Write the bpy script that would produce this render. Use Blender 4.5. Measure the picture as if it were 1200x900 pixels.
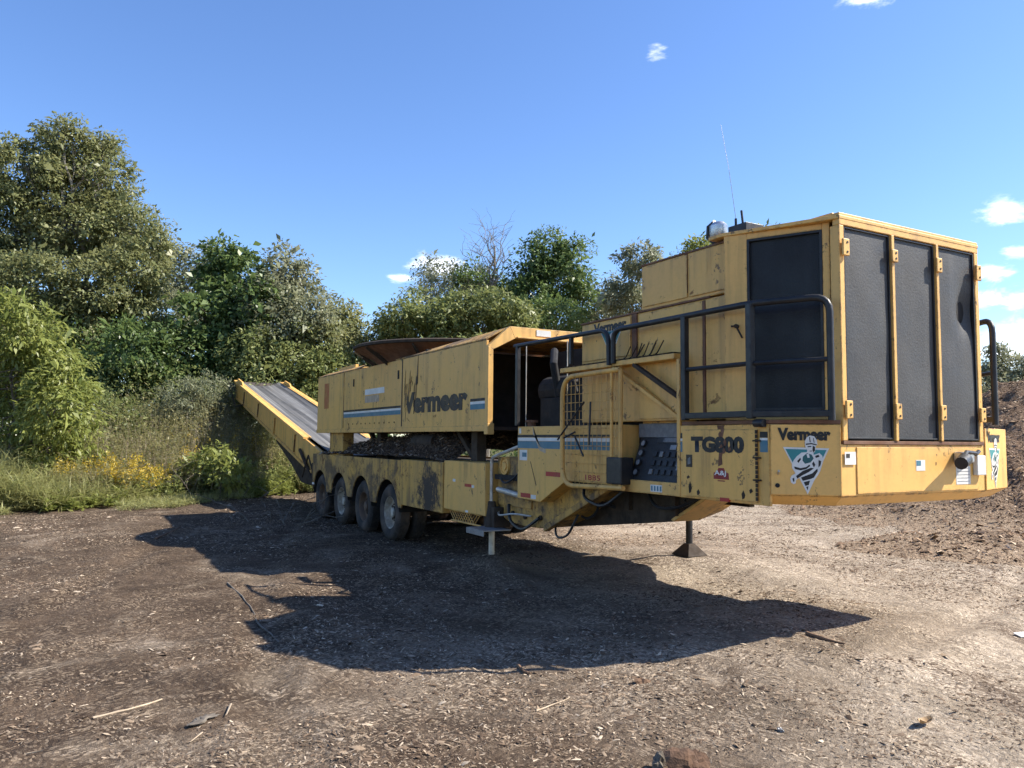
import bpy, bmesh, math, random
import numpy as np
from mathutils import Vector, Matrix

for o in list(bpy.data.objects):
    bpy.data.objects.remove(o)
sc = bpy.context.scene
C = sc.collection
rnd = random.Random(11)
rng = np.random.default_rng(7)

# ------------------------------------------------------------------ camera
# world axes: X = across the machine (towards its far side), Y = towards its rear, Z = up
CAM = Vector((-4.983, -3.842, 1.6))
yaw, pit, rol = math.radians(29.374), math.radians(4.059), math.radians(.509)
fwd = Vector((math.sin(yaw)*math.cos(pit), math.cos(yaw)*math.cos(pit), math.sin(pit)))
rgt = Vector((math.cos(yaw), -math.sin(yaw), 0))
upv = rgt.cross(fwd)
r2 = rgt*math.cos(rol) + upv*math.sin(rol)
u2 = -rgt*math.sin(rol) + upv*math.cos(rol)
cd = bpy.data.cameras.new('camera')
cam = bpy.data.objects.new('camera', cd)
C.objects.link(cam)
cd.sensor_width = 36
cd.lens = 914.3/1200*36
cd.clip_start = .05
cd.clip_end = 4000
cam.matrix_world = Matrix(((r2.x, u2.x, -fwd.x, CAM.x), (r2.y, u2.y, -fwd.y, CAM.y), (r2.z, u2.z, -fwd.z, CAM.z), (0, 0, 0, 1)))
sc.camera = cam

# ------------------------------------------------------------------ world, sun, exposure
SUN_EL = math.radians(42.4)
SUN_ROT = math.atan2(.98, -.49)
W = bpy.data.worlds.new('World')
sc.world = W
W.use_nodes = True
wn, wl = W.node_tree.nodes, W.node_tree.links
wn.clear()
wo = wn.new('ShaderNodeOutputWorld')
bg = wn.new('ShaderNodeBackground')
bg.inputs[1].default_value = .097
sky = wn.new('ShaderNodeTexSky')
sky.sky_type = 'NISHITA'
sky.sun_disc = False
sky.sun_elevation = SUN_EL
sky.sun_rotation = SUN_ROT
sky.altitude = 200
sky.air_density = 1.0
sky.dust_density = .35
sky.ozone_density = 4.5
tc = wn.new('ShaderNodeTexCoord')
# small fair-weather clouds: a few soft patches broken up by noise
def wmath(op, a, b=None, clamp=False):
    n = wn.new('ShaderNodeMath'); n.operation = op; n.use_clamp = clamp
    for i, v in enumerate((a, b)):
        if v is None: continue
        if isinstance(v, (int, float)): n.inputs[i].default_value = v
        else: wl.new(v, n.inputs[i])
    return n.outputs[0]
CLOUDS = [((.855, .453, .251), .045, 1.0), ((.885, .42, .258), .05, 1.0), ((.872, .447, .204), .026, 1.0), ((.861, .473, .186), .030, 1.05), ((.862, .480, .160), .034, .75), ((.879, .452, .157), .035, .75),
          ((.883, .457, .105), .075, .9), ((.72, .512, .478), .042, .95), ((.574, .683, .451), .028, .6), ((.355, .913, .201), .024, .7), ((.39, .898, .215), .055, .9), ((.43, .877, .20), .045, .8),
          ((.91, .40, .12), .09, 1.0), ((.1, -.95, .3), .10, 1.0), ((-.8, -.5, .33), .11, 1.0), ((.3, -.7, .6), .07, .8), ((-.9, .1, .25), .09, .9), ((.95, -.1, .25), .1, 1.0)]
tot = None
for d, rad, amp in CLOUDS:
    d = Vector(d).normalized()
    sb = wn.new('ShaderNodeVectorMath'); sb.operation = 'SUBTRACT'
    wl.new(tc.outputs['Generated'], sb.inputs[0]); sb.inputs[1].default_value = d
    ml = wn.new('ShaderNodeVectorMath'); ml.operation = 'MULTIPLY'
    wl.new(sb.outputs[0], ml.inputs[0]); ml.inputs[1].default_value = (1/rad, 1/rad, 2.0/rad)
    ln = wn.new('ShaderNodeVectorMath'); ln.operation = 'LENGTH'; wl.new(ml.outputs[0], ln.inputs[0])
    v = wmath('MULTIPLY', wmath('SUBTRACT', 1.0, ln.outputs['Value'], clamp=True), amp)
    tot = v if tot is None else wmath('MAXIMUM', tot, v)
cn = wn.new('ShaderNodeTexNoise'); cn.inputs['Scale'].default_value = 22; cn.inputs['Detail'].default_value = 9
cn.inputs['Roughness'].default_value = .62; cn.inputs['Distortion'].default_value = .25
cm = wn.new('ShaderNodeMapping'); cm.inputs['Scale'].default_value = (1, 1, 2.2); wl.new(tc.outputs['Generated'], cm.inputs[0]); wl.new(cm.outputs[0], cn.inputs[0])
dens = wmath('ADD', wmath('MULTIPLY', tot, 1.15), wmath('MULTIPLY', wmath('SUBTRACT', cn.outputs[0], .5), 2.6))
mr = wn.new('ShaderNodeMapRange'); mr.interpolation_type = 'SMOOTHSTEP'; wl.new(dens, mr.inputs[0])
mr.inputs[1].default_value = .25; mr.inputs[2].default_value = 1.25; mr.inputs[3].default_value = 0; mr.inputs[4].default_value = .9
cmask = wmath('MULTIPLY', mr.outputs[0], wmath('MULTIPLY', tot, 6.0, clamp=True))
mx = wn.new('ShaderNodeMix'); mx.data_type = 'RGBA'
hsv = wn.new('ShaderNodeHueSaturation'); hsv.inputs['Hue'].default_value = .507; hsv.inputs['Saturation'].default_value = 1.10; wl.new(sky.outputs[0], hsv.inputs['Color'])
wl.new(cmask, mx.inputs[0]); wl.new(hsv.outputs[0], mx.inputs[6]); mx.inputs[7].default_value = (8.6, 8.8, 9.2, 1)
wl.new(mx.outputs[2], bg.inputs[0]); wl.new(bg.outputs[0], wo.inputs[0])

sd = bpy.data.lights.new('sun', 'SUN')
sd.energy = 4.0
sd.angle = math.radians(.53)
sd.color = (1, .93, .82)
sun = bpy.data.objects.new('sun', sd)
C.objects.link(sun)
to_sun = Vector((math.sin(SUN_ROT)*math.cos(SUN_EL), math.cos(SUN_ROT)*math.cos(SUN_EL), math.sin(SUN_EL)))
sun.rotation_euler = to_sun.to_track_quat('Z', 'Y').to_euler()
sun.location = (20, -10, 20)

vs = sc.view_settings
vs.view_transform = 'Standard'
vs.look = 'None'
vs.exposure = 1.36
vs.gamma = 1
sc.render.engine = 'CYCLES'
cy = sc.cycles
cy.use_denoising = True
cy.use_adaptive_sampling = True
cy.adaptive_threshold = .02
cy.max_bounces = 6
cy.diffuse_bounces = 3
cy.glossy_bounces = 2
cy.transmission_bounces = 3
cy.transparent_max_bounces = 4
cy.caustics_reflective = cy.caustics_refractive = False

# ------------------------------------------------------------------ helpers
def tag(o, label=None, cat=None, group=None, kind=None):
    for k, v in (('label', label), ('category', cat), ('group', group), ('kind', kind)):
        if v: o[k] = v
    return o

def ortho(d):
    d = Vector(d).normalized()
    a = Vector((0, 0, 1)) if abs(d.z) < .9 else Vector((1, 0, 0))
    u = d.cross(a).normalized()
    return d, u, d.cross(u).normalized()

class MB:
    def __init__(s): s.v = []; s.f = []
    def add(s, vs, fs):
        b = len(s.v); s.v += [tuple(p) for p in vs]; s.f += [tuple(i+b for i in f) for f in fs]; return s
    def box(s, x0, x1, y0, y1, z0, z1):
        return s.add([(x, y, z) for x in (x0, x1) for y in (y0, y1) for z in (z0, z1)],
                     [(0, 1, 3, 2), (4, 6, 7, 5), (0, 4, 5, 1), (2, 3, 7, 6), (0, 2, 6, 4), (1, 5, 7, 3)])
    def prism(s, pts, d):          # pts: closed 3D polygon, d: extrusion vector
        n = len(pts); d = Vector(d)
        a = [Vector(p) for p in pts]
        nor = Vector((0, 0, 0))
        for i in range(n): nor += a[i].cross(a[(i+1) % n])
        if nor.dot(d) > 0: a.reverse()
        return s.add(a+[p+d for p in a], [tuple(range(n)), tuple(reversed(range(n, 2*n)))] + [(i, n+i, n+(i+1) % n, (i+1) % n) for i in range(n)])
    def px(s, yz, x0, x1): return s.prism([(x0, y, z) for y, z in yz], (x1-x0, 0, 0))
    def py(s, xz, y0, y1): return s.prism([(x, y0, z) for x, z in xz], (0, y1-y0, 0))
    def pz(s, xy, z0, z1): return s.prism([(x, y, z0) for x, y in xy], (0, 0, z1-z0))
    def tube(s, path, r, n=8, cap=True):
        P = [Vector(p) for p in path]; R = r if isinstance(r, (list, tuple)) else [r]*len(P)
        rings = []; pu = None
        for i, p in enumerate(P):
            t = (P[min(i+1, len(P)-1)]-P[max(i-1, 0)]).normalized()
            if pu is None: _, u, w = ortho(t)
            else:
                u = (pu-t*pu.dot(t)).normalized(); w = t.cross(u)
            pu = u
            rings.append([p+(u*math.cos(2*math.pi*k/n)+w*math.sin(2*math.pi*k/n))*R[i] for k in range(n)])
        vs = [q for g in rings for q in g]
        fs = [(i*n+k, i*n+(k+1) % n, (i+1)*n+(k+1) % n, (i+1)*n+k) for i in range(len(P)-1) for k in range(n)]
        if cap: fs += [tuple(reversed(range(n))), tuple(range((len(P)-1)*n, len(P)*n))]
        return s.add(vs, fs)
    def lathe(s, prof, c, axis='Z', n=32, a0=0, a1=2*math.pi):   # prof: (radius, height)
        full = abs(a1-a0-2*math.pi) < 1e-6; m = n if full else n+1
        vs = []
        for r, h in prof:
            for k in range(m):
                a = a0+(a1-a0)*k/n; x, y = r*math.cos(a), r*math.sin(a)
                vs.append({'Z': (c[0]+x, c[1]+y, c[2]+h), 'X': (c[0]+h, c[1]+x, c[2]+y), 'Y': (c[0]+y, c[1]+h, c[2]+x)}[axis])
        fs = [(i*m+k, i*m+(k+1) % m, (i+1)*m+(k+1) % m, (i+1)*m+k) for i in range(len(prof)-1) for k in range(n)]
        return s.add(vs, fs)
    def bar(s, p, q, w, h, upd=(0, 0, 1)):      # rectangular bar from p to q
        p, q = Vector(p), Vector(q); d = (q-p).normalized(); u = Vector(upd); u = (u-d*u.dot(d)).normalized(); r = d.cross(u)
        cs = [r*w/2+u*h/2, -r*w/2+u*h/2, -r*w/2-u*h/2, r*w/2-u*h/2]
        return s.prism([p+c for c in cs], q-p)
    def build(s, name, m, parent=None, bevel=0, smooth=False, kind=None, label=None):
        me = bpy.data.meshes.new(name); me.from_pydata(s.v, [], s.f)
        me.materials.append(m)
        if smooth:
            me.polygons.foreach_set('use_smooth', [True]*len(me.polygons)); me.set_sharp_from_angle(angle=math.radians(38))
        o = bpy.data.objects.new(name, me); C.objects.link(o)
        if parent is not None: attach(o, parent)
        if bevel:
            b = o.modifiers.new('bevel', 'BEVEL'); b.width = bevel; b.segments = 2; b.limit_method = 'ANGLE'; b.angle_limit = math.radians(40)
        if kind: o['kind'] = kind
        if label: o['label'] = label
        return o

WORLD_LOC = {}
def attach(o, parent):
    o.parent = parent
    o.matrix_parent_inverse = Matrix.Translation(-WORLD_LOC.get(parent.name, Vector((0, 0, 0))))

def empty(name, loc):
    o = bpy.data.objects.new(name, None); C.objects.link(o); o.location = loc; o.empty_display_size = .3
    WORLD_LOC[o.name] = Vector(loc)
    return o

def mesh_np(name, V, F, mat, smooth=False):
    me = bpy.data.meshes.new(name); k = F.shape[1]
    me.vertices.add(len(V)); me.vertices.foreach_set('co', np.ascontiguousarray(V, np.float32).ravel())
    me.loops.add(F.size); me.loops.foreach_set('vertex_index', np.ascontiguousarray(F, np.int32).ravel())
    me.polygons.add(len(F)); me.polygons.foreach_set('loop_start', np.arange(0, F.size, k, dtype=np.int32))
    me.polygons.foreach_set('loop_total', np.full(len(F), k, np.int32))
    if smooth: me.polygons.foreach_set('use_smooth', np.ones(len(F), bool))
    me.materials.append(mat); me.update(); me.validate()
    return me

def obj(name, me, parent=None):
    o = bpy.data.objects.new(name, me); C.objects.link(o)
    if parent is not None: attach(o, parent)
    return o

def vnoise(x, y, seed=0):
    xi = np.floor(x).astype(np.int64); yi = np.floor(y).astype(np.int64); fx = x-xi; fy = y-yi
    fx = fx*fx*(3-2*fx); fy = fy*fy*(3-2*fy)
    def h(a, b):
        n = (a*374761393 + b*668265263 + seed*974634777) & 0x7fffffff
        n = ((n ^ (n >> 13))*1274126177) & 0x7fffffff
        return ((n ^ (n >> 16)) & 0xffff)/65535.
    return (h(xi, yi)*(1-fx)+h(xi+1, yi)*fx)*(1-fy)+(h(xi, yi+1)*(1-fx)+h(xi+1, yi+1)*fx)*fy-.5
def fbm(x, y, oct=4, seed=0):
    t = 0; a = 1
    for i in range(oct): t = t+vnoise(x*2**i+17*i, y*2**i-9*i, seed+i)*a; a *= .5
    return t

CR, CF = np.array((rgt.x, rgt.y)), np.array((math.sin(yaw), math.cos(yaw)))
def spot(lat, dep):          # ground position: metres to the right of and in front of the photographer
    return np.array((CAM.x, CAM.y))+np.multiply.outer(lat, CR)+np.multiply.outer(dep, CF)

# ------------------------------------------------------------------ materials
class NT:
    def __init__(s, name):
        s.m = bpy.data.materials.new(name); s.m.use_nodes = True; s.t = s.m.node_tree; s.t.nodes.clear()
        s.out = s.n('ShaderNodeOutputMaterial'); s.co = s.n('ShaderNodeTexCoord')
    def n(s, k, **kw):
        x = s.t.nodes.new(k)
        for a, b in kw.items(): setattr(x, a, b)
        return x
    def l(s, a, b): s.t.links.new(a, b)
    def noise(s, scale, detail=4, rough=.55, map=None, co=None, dist=0):
        t = s.n('ShaderNodeTexNoise'); t.inputs['Scale'].default_value = scale; t.inputs['Detail'].default_value = detail
        t.inputs['Roughness'].default_value = rough; t.inputs['Distortion'].default_value = dist
        src = co or s.co.outputs['Object']
        if map:
            mp = s.n('ShaderNodeMapping'); mp.inputs['Scale'].default_value = map; s.l(src, mp.inputs[0]); src = mp.outputs[0]
        s.l(src, t.inputs['Vector']); return t.outputs[0]
    def ramp(s, v, a, b, lo=0., hi=1.):
        r = s.n('ShaderNodeMapRange'); s.l(v, r.inputs[0])
        for i, x in enumerate((a, b, lo, hi)): r.inputs[i+1].default_value = x
        return r.outputs[0]
    def mix(s, f, a, b, mode='MIX'):
        x = s.n('ShaderNodeMix', data_type='RGBA', blend_type=mode)
        for i, v in ((0, f), (6, a), (7, b)):
            if isinstance(v, (int, float)): x.inputs[i].default_value = v
            elif isinstance(v, tuple): x.inputs[i].default_value = (*v, 1)
            else: s.l(v, x.inputs[i])
        return x.outputs[2]
    def math(s, op, a, b):
        x = s.n('ShaderNodeMath', operation=op)
        for i, v in ((0, a), (1, b)):
            if isinstance(v, (int, float)): x.inputs[i].default_value = v
            else: s.l(v, x.inputs[i])
        return x.outputs[0]
    def bsdf(s, col, rough=.6, metal=0., spec=.5, bump=None, bstr=.3, bdist=.02):
        b = s.n('ShaderNodeBsdfPrincipled')
        for k, v in (('Base Color', col), ('Roughness', rough), ('Metallic', metal), ('Specular IOR Level', spec)):
            if isinstance(v, tuple): b.inputs[k].default_value = (*v, 1)
            elif isinstance(v, (int, float)): b.inputs[k].default_value = v
            else: s.l(v, b.inputs[k])
        if bump is not None:
            q = s.n('ShaderNodeBump'); q.inputs['Strength'].default_value = bstr; q.inputs['Distance'].default_value = bdist
            s.l(bump, q.inputs['Height']); s.l(q.outputs[0], b.inputs['Normal'])
        s.l(b.outputs[0], s.out.inputs[0]); return b

RUST = (.085, .038, .018)
def paint(name, c1, c2, rust=.0, grime=.5, rough=.42, mud=0., spot_=None):
    t = NT(name)
    bv = t.n('ShaderNodeBevel', samples=3); bv.inputs['Radius'].default_value = .022
    gn = t.n('ShaderNodeNewGeometry'); dt = t.n('ShaderNodeVectorMath', operation='DOT_PRODUCT'); t.l(bv.outputs[0], dt.inputs[0]); t.l(gn.outputs['Normal'], dt.inputs[1])
    edge = t.math('MULTIPLY', t.ramp(dt.outputs['Value'], .995, .90), t.ramp(t.noise(7, 5, .75), .50-.06*grime, .60))
    c = t.mix(t.ramp(t.noise(.9, 3), .38, .62), c1, c2)
    c = t.mix(t.ramp(t.noise(30, 4, .7), .45, .75, 0, .22), c, tuple(v*.6 for v in c1))
    st = t.math('MULTIPLY', t.ramp(t.noise(9, 4, .6, map=(1, 1, .06)), .47, .66), t.ramp(t.noise(1.3, 3), .36, .6))
    c = t.mix(t.math('MULTIPLY', st, grime), c, (.13, .075, .032))
    du = t.ramp(t.noise(2.6, 5, .68), .46, .76, 0, .45*grime)
    c = t.mix(du, c, (.24, .165, .085))
    sc_ = t.ramp(t.noise(11, 5, .78, map=(1, .5, .5)), .625-.04*rust, .655-.04*rust)
    c = t.mix(t.math('MULTIPLY', sc_, .8), c, (.085, .05, .03))
    rs = t.ramp(t.noise(3.6, 7, .74, dist=.5), .63-.10*rust, .68-.09*rust)
    c = t.mix(t.math('MULTIPLY', rs, .9), c, t.mix(t.noise(40, 2), RUST, (.17, .075, .03)))
    c = t.mix(t.math('MULTIPLY', edge, .85), c, (.10, .052, .028))
    if mud:
        md = t.ramp(t.noise(1.7, 7, .74), .60-.17*mud, .68-.12*mud)
        c = t.mix(t.math('MULTIPLY', md, .85), c, t.mix(t.ramp(t.noise(22, 4, .7), .4, .65), (.045, .031, .022), (.115, .083, .058)))
    if spot_:
        d_ = t.n('ShaderNodeVectorMath', operation='DISTANCE'); t.l(t.co.outputs['Object'], d_.inputs[0]); d_.inputs[1].default_value = spot_[0]
        sm = t.ramp(t.math('ADD', d_.outputs['Value'], t.math('MULTIPLY', t.math('SUBTRACT', t.noise(8, 6, .8), .5), spot_[1]*4.2)), spot_[1]*1.1, spot_[1]*.55)
        c = t.mix(sm, c, t.mix(t.noise(30, 3), (.02, .014, .011), (.06, .042, .03)))
    t.bsdf(c, t.math('ADD', t.math('MULTIPLY', rs, .3), rough+.08), spec=.4,
           bump=t.math('ADD', t.noise(1.8, 2), t.math('MULTIPLY', rs, .15)), bstr=.22, bdist=.02)
    return t.m

def simple(name, c1, c2, scale=8, rough=.7, metal=0., spec=.35, bstr=.2, map=None, dust=None):
    t = NT(name)
    c = t.mix(t.ramp(t.noise(scale, 6, .65, map=map), .35, .68), c1, c2)
    if dust: c = t.mix(t.ramp(t.noise(2.2, 6, .7), .42, .7, 0, dust[1]), c, dust[0])
    t.bsdf(c, t.ramp(t.noise(scale*1.7, 4), .3, .7, rough-.1, rough+.12), metal, spec, bump=t.noise(scale*5, 4), bstr=bstr, bdist=.008)
    return t.m

M = {}
M['yellow'] = paint('yellow_paint', (.77, .445, .125), (.73, .42, .125), .03, .35)
M['yellow_old'] = paint('weathered_yellow_paint', (.75, .425, .105), (.70, .40, .115), .08, .45)
M['yellow_dirty'] = paint('muddy_yellow_paint', (.58, .325, .070), (.47, .28, .085), .7, 1.0, .6, .8)
M['yellow_splash'] = paint('splashed_yellow_paint', (.62, .345, .070), (.54, .315, .085), .35, 1.0, .6, .25, ((-.42, 6.72, .80), .40))
M['rust'] = simple('rusty_steel', (.12, .052, .027), (.22, .11, .065), 9, .8, dust=((.16, .13, .10), .4))
M['dark_rust'] = simple('dark_grimy_steel', (.022, .016, .012), (.06, .042, .028), 7, .85, dust=((.10, .075, .05), .4))
M['black'] = simple('black_painted_steel', (.011, .012, .014), (.022, .022, .024), 12, .42, dust=((.09, .08, .07), .25))
M['rubber'] = simple('tyre_rubber', (.018, .017, .016), (.035, .032, .03), 10, .8, dust=((.14, .105, .08), .75))
M['rim'] = simple('dirty_white_rim', (.56, .52, .43), (.22, .17, .12), 7, .6, dust=((.15, .105, .07), .6))
M['rim_brown'] = simple('rust_brown_rim', (.16, .10, .06), (.09, .06, .045), 7, .7, dust=((.12, .09, .07), .6))
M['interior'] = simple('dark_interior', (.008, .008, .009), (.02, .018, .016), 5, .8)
M['steel'] = simple('grey_steel', (.30, .31, .32), (.18, .18, .185), 8, .45, .3, .5, dust=((.2, .17, .14), .5))
M['chrome'] = simple('worn_light_metal', (.62, .58, .50), (.40, .36, .30), 9, .4, .4, .5)
M['silver'] = simple('silver_cap', (.55, .56, .58), (.35, .36, .38), 12, .3, .8, .5)
M['teal'] = simple('teal_vinyl', (.055, .16, .215), (.075, .19, .245), 6, .5, dust=((.3, .26, .2), .3))
M['teal_green'] = simple('green_teal_vinyl', (.035, .20, .21), (.05, .24, .24), 6, .5)
M['teal_dark'] = simple('dark_teal_vinyl', (.02, .085, .09), (.03, .12, .12), 6, .5)
M['white'] = simple('white_vinyl', (.74, .73, .69), (.62, .61, .57), 8, .5, dust=((.4, .34, .26), .3))
M['ink'] = simple('black_vinyl', (.012, .011, .011), (.025, .022, .02), 9, .5)
M['ink_old'] = simple('scuffed_black_vinyl', (.03, .027, .025), (.09, .065, .035), 5, .6)
M['red'] = simple('red_reflector', (.42, .03, .025), (.30, .04, .03), 12, .4)
M['red_faded'] = simple('faded_red_vinyl', (.40, .10, .035), (.42, .20, .05), 5, .6)
M['maroon'] = simple('maroon_vinyl', (.22, .02, .02), (.28, .035, .03), 9, .5)
M['console'] = simple('black_console', (.010, .0105, .012), (.018, .019, .021), 20, .5, dust=((.06, .055, .05), .25))
M['grey_plastic'] = simple('grey_plastic', (.12, .12, .125), (.20, .20, .20), 20, .5)
M['amber'] = simple('amber_plastic', (.5, .2, .02), (.45, .15, .02), 9, .35)

def belt_mat():
    t = NT('dusty_rubber_belt')
    c = t.mix(t.ramp(t.noise(1, 5, .6, map=(7.5, .12, .12)), .40, .62), (.045, .046, .048), (.19, .188, .182))
    c = t.mix(t.ramp(t.noise(3, 5), .45, .75, 0, .6), c, (.11, .105, .095))
    t.bsdf(c, .75, bump=t.noise(1, 2, .5, map=(9, .1, .1)), bstr=.4, bdist=.05)
    return t.m
M['belt'] = belt_mat()

def screen_mat(name, base, dusty, rough):
    t = NT(name)
    w = t.n('ShaderNodeTexChecker'); w.inputs['Scale'].default_value = 130
    mp = t.n('ShaderNodeMapping'); mp.inputs['Rotation'].default_value = (.0, .0, .0); t.l(t.co.outputs['Object'], mp.inputs[0]); t.l(mp.outputs[0], w.inputs[0])
    c = t.mix(t.ramp(t.noise(1.3, 6, .65), .38, .66), base, dusty)
    c = t.mix(t.ramp(t.noise(45, 4, .8), .56, .72, 0, .35), c, tuple(v*1.9 for v in dusty))
    c = t.mix(t.ramp(t.noise(120, 2, .8), .45, .62, 0, .5), c, tuple(v*.4 for v in base))
    c = t.mix(t.ramp(t.noise(3, 4, .6, map=(2, 2, .15)), .55, .75, 0, .45), c, tuple(v*1.5 for v in dusty))
    t.bsdf(c, t.ramp(t.noise(3, 5), .3, .7, rough-.1, rough+.12), spec=.3, bump=t.math('ADD', t.math('MULTIPLY', w.outputs['Fac'], .03), t.noise(60, 3)), bstr=.25, bdist=.01)
    return t.m
M['screen'] = screen_mat('black_wire_screen', (.056, .056, .057), (.074, .073, .071), .55)
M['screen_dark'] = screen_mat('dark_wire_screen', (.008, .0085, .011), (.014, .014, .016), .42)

def foliage(name, c_dark, c_mid, c_light, trans=.35, gloss=.45):
    t = NT(name)
    g = t.n('ShaderNodeNewGeometry')
    r = t.n('ShaderNodeValToRGB'); t.l(g.outputs['Random Per Island'], r.inputs[0])
    e = r.color_ramp.elements
    e[0].color = (*c_dark, 1); e[1].color = (*c_light, 1); e[1].position = 1.0
    m_ = e.new(.55); m_.color = (*c_mid, 1)
    c = t.mix(t.ramp(t.noise(.55, 3), .36, .66, 0, .55), r.outputs[0], c_light)
    b = t.n('ShaderNodeBsdfPrincipled'); t.l(c, b.inputs['Base Color']); b.inputs['Roughness'].default_value = gloss; b.inputs['Specular IOR Level'].default_value = .35
    tr = t.n('ShaderNodeBsdfTranslucent'); t.l(t.mix(.5, c, tuple(min(1, v*1.6) for v in c_light)), tr.inputs[0])
    ms = t.n('ShaderNodeMixShader'); ms.inputs[0].default_value = trans
    t.l(b.outputs[0], ms.inputs[1]); t.l(tr.outputs[0], ms.inputs[2]); t.l(ms.outputs[0], t.out.inputs[0])
    return t.m
L = {}
L['olive'] = foliage('olive_leaves', (.088, .110, .038), (.158, .180, .068), (.26, .262, .115), .34)
L['dark'] = foliage('dark_green_leaves', (.040, .072, .020), (.080, .130, .038), (.150, .205, .066), .34, .40)
L['bright'] = foliage('yellow_green_leaves', (.095, .125, .026), (.17, .205, .045), (.275, .295, .082), .38)
L['grey'] = foliage('grey_green_leaves', (.095, .115, .055), (.165, .185, .100), (.27, .275, .17), .34)
L['mid'] = foliage('mid_green_leaves', (.075, .105, .030), (.145, .180, .055), (.25, .27, .098), .34)
L['weed'] = foliage('weed_leaves', (.11, .115, .042), (.20, .195, .080), (.34, .31, .145), .35)
L['grass'] = foliage('grass_blades', (.145, .165, .050), (.245, .255, .09), (.38, .365, .16), .35)
L['gold'] = foliage('goldenrod_plumes', (.30, .20, .018), (.44, .31, .03), (.55, .42, .06), .3)
L['dry'] = foliage('dry_stalks', (.14, .105, .072), (.26, .205, .145), (.42, .35, .26), .25)
M['bark'] = simple('grey_bark', (.085, .068, .05), (.19, .165, .135), 6, .9, map=(1, 1, .3))
M['bark_pale'] = simple('pale_bark', (.15, .135, .11), (.30, .275, .235), 6, .9, map=(1, 1, .3))
M['wood'] = simple('pale_split_wood', (.36, .27, .18), (.52, .42, .30), 12, .85, map=(1, 1, 1))
M['wood_brown'] = simple('brown_wood', (.10, .058, .034), (.22, .135, .08), 9, .9, bstr=.5)
M['wood_dark'] = simple('dark_broken_wood', (.05, .028, .017), (.15, .085, .05), 14, .9, bstr=.8, map=(1, 1, .25))
M['leaf_tan'] = simple('tan_leaf', (.36, .22, .10), (.45, .31, .17), 14, .7)

def mosaic(t, co, sc_=(30, 72), seed=0.):       # lying slivers: cells stretched along two directions
    wob = t.n('ShaderNodeMix', data_type='RGBA', blend_type='ADD'); wob.inputs[0].default_value = .012
    nz_ = t.n('ShaderNodeTexNoise'); nz_.inputs['Scale'].default_value = 2.5; nz_.inputs['Detail'].default_value = 2; t.l(co, nz_.inputs['Vector'])
    t.l(co, wob.inputs[6]); t.l(nz_.outputs['Color'], wob.inputs[7])
    vals, hts = [], []
    for a in (.5+seed, 1.75+seed):
        mp = t.n('ShaderNodeMapping'); mp.vector_type = 'TEXTURE'; mp.inputs['Rotation'].default_value = (0, 0, a); mp.inputs['Scale'].default_value = (1/sc_[0], 1/sc_[1], 1/sc_[1]); t.l(wob.outputs[2], mp.inputs[0])
        v = t.n('ShaderNodeTexVoronoi'); v.inputs['Scale'].default_value = 1; t.l(mp.outputs[0], v.inputs['Vector'])
        sx = t.n('ShaderNodeSeparateColor'); t.l(v.outputs['Color'], sx.inputs[0]); vals.append(sx.outputs[0]); hts.append(v.outputs['Distance'])
    k = t.ramp(t.noise(5, 2), .46, .54)
    def pick(p):
        x = t.n('ShaderNodeMix', data_type='FLOAT'); t.l(k, x.inputs[0]); t.l(p[0], x.inputs[2]); t.l(p[1], x.inputs[3]); return x.outputs[0]
    return pick(vals), pick(hts)
def ground_mat():
    t = NT('mulch_ground')
    co = t.co.outputs['Object']
    sp = t.n('ShaderNodeSeparateXYZ'); t.l(co, sp.inputs[0])
    # pale dusty trodden chips towards the front of the machine, dark soil towards its rear left
    side = t.math('ADD', t.math('MULTIPLY', sp.outputs[0], .135), t.math('MULTIPLY', sp.outputs[1], -.065))
    side = t.math('ADD', t.math('ADD', side, .74), t.math('MULTIPLY', t.math('SUBTRACT', t.noise(.30, 4, .6), .5), 2.0))
    pale = t.ramp(side, .25, .95)
    pat = t.noise(1.0, 6, .7)
    soil = t.mix(t.ramp(pat, .36, .66), (.060, .041, .028), (.150, .106, .072))
    dust = t.mix(t.ramp(pat, .36, .66), (.285, .232, .168), (.49, .41, .315))
    pale = t.math('MAXIMUM', pale, t.ramp(t.noise(.55, 6, .7, dist=.8),   .53, .68, 0, .45))
    c = t.mix(pale, soil, dust)
    dk = t.ramp(t.noise(.75, 6, .74, dist=.6), .535, .64, 0, .85)
    c = t.mix(dk, c, t.mix(pale, (.048, .034, .025), (.105, .074, .052)))
    cv, ch = mosaic(t, co)
    drift = t.ramp(t.noise(1.3, 5, .66, dist=.3), .40, .60, .25, 1.0)
    c = t.mix(t.math('MULTIPLY', t.ramp(cv, .60, .95), drift), c, t.mix(pale, (.34, .26, .18), (.72, .60, .46)))
    c = t.mix(t.math('MULTIPLY', t.ramp(cv, .40, .05), t.math('MULTIPLY', drift, .8)), c, t.mix(pale, (.028, .019, .014), (.13, .096, .068)))
    f2 = t.noise(110, 3, .75)
    c = t.mix(t.ramp(f2, .42, .68, 0, .5), c, t.mix(pale, (.038, .027, .02), (.22, .16, .11)))
    gx = t.math('ADD', t.math('ADD', t.math('MULTIPLY', sp.outputs[0], -.19), t.math('MULTIPLY', sp.outputs[1], .22)), t.math('MULTIPLY', t.math('SUBTRACT', t.noise(.5, 4), .5), 1.4))
    c = t.mix(t.ramp(gx, 4.5, 5.3), c, t.mix(t.noise(9, 4), (.06, .065, .022), (.13, .12, .05)))
    h = t.math('ADD', t.math('ADD', t.math('MULTIPLY', f2, .35), t.math('MULTIPLY', cv, .8)), t.math('MULTIPLY', t.noise(7, 5, .65), 1.6))
    t.bsdf(c, .95, spec=.1, bump=h, bstr=1.0, bdist=.03)
    return t.m
M['ground'] = ground_mat()

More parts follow.
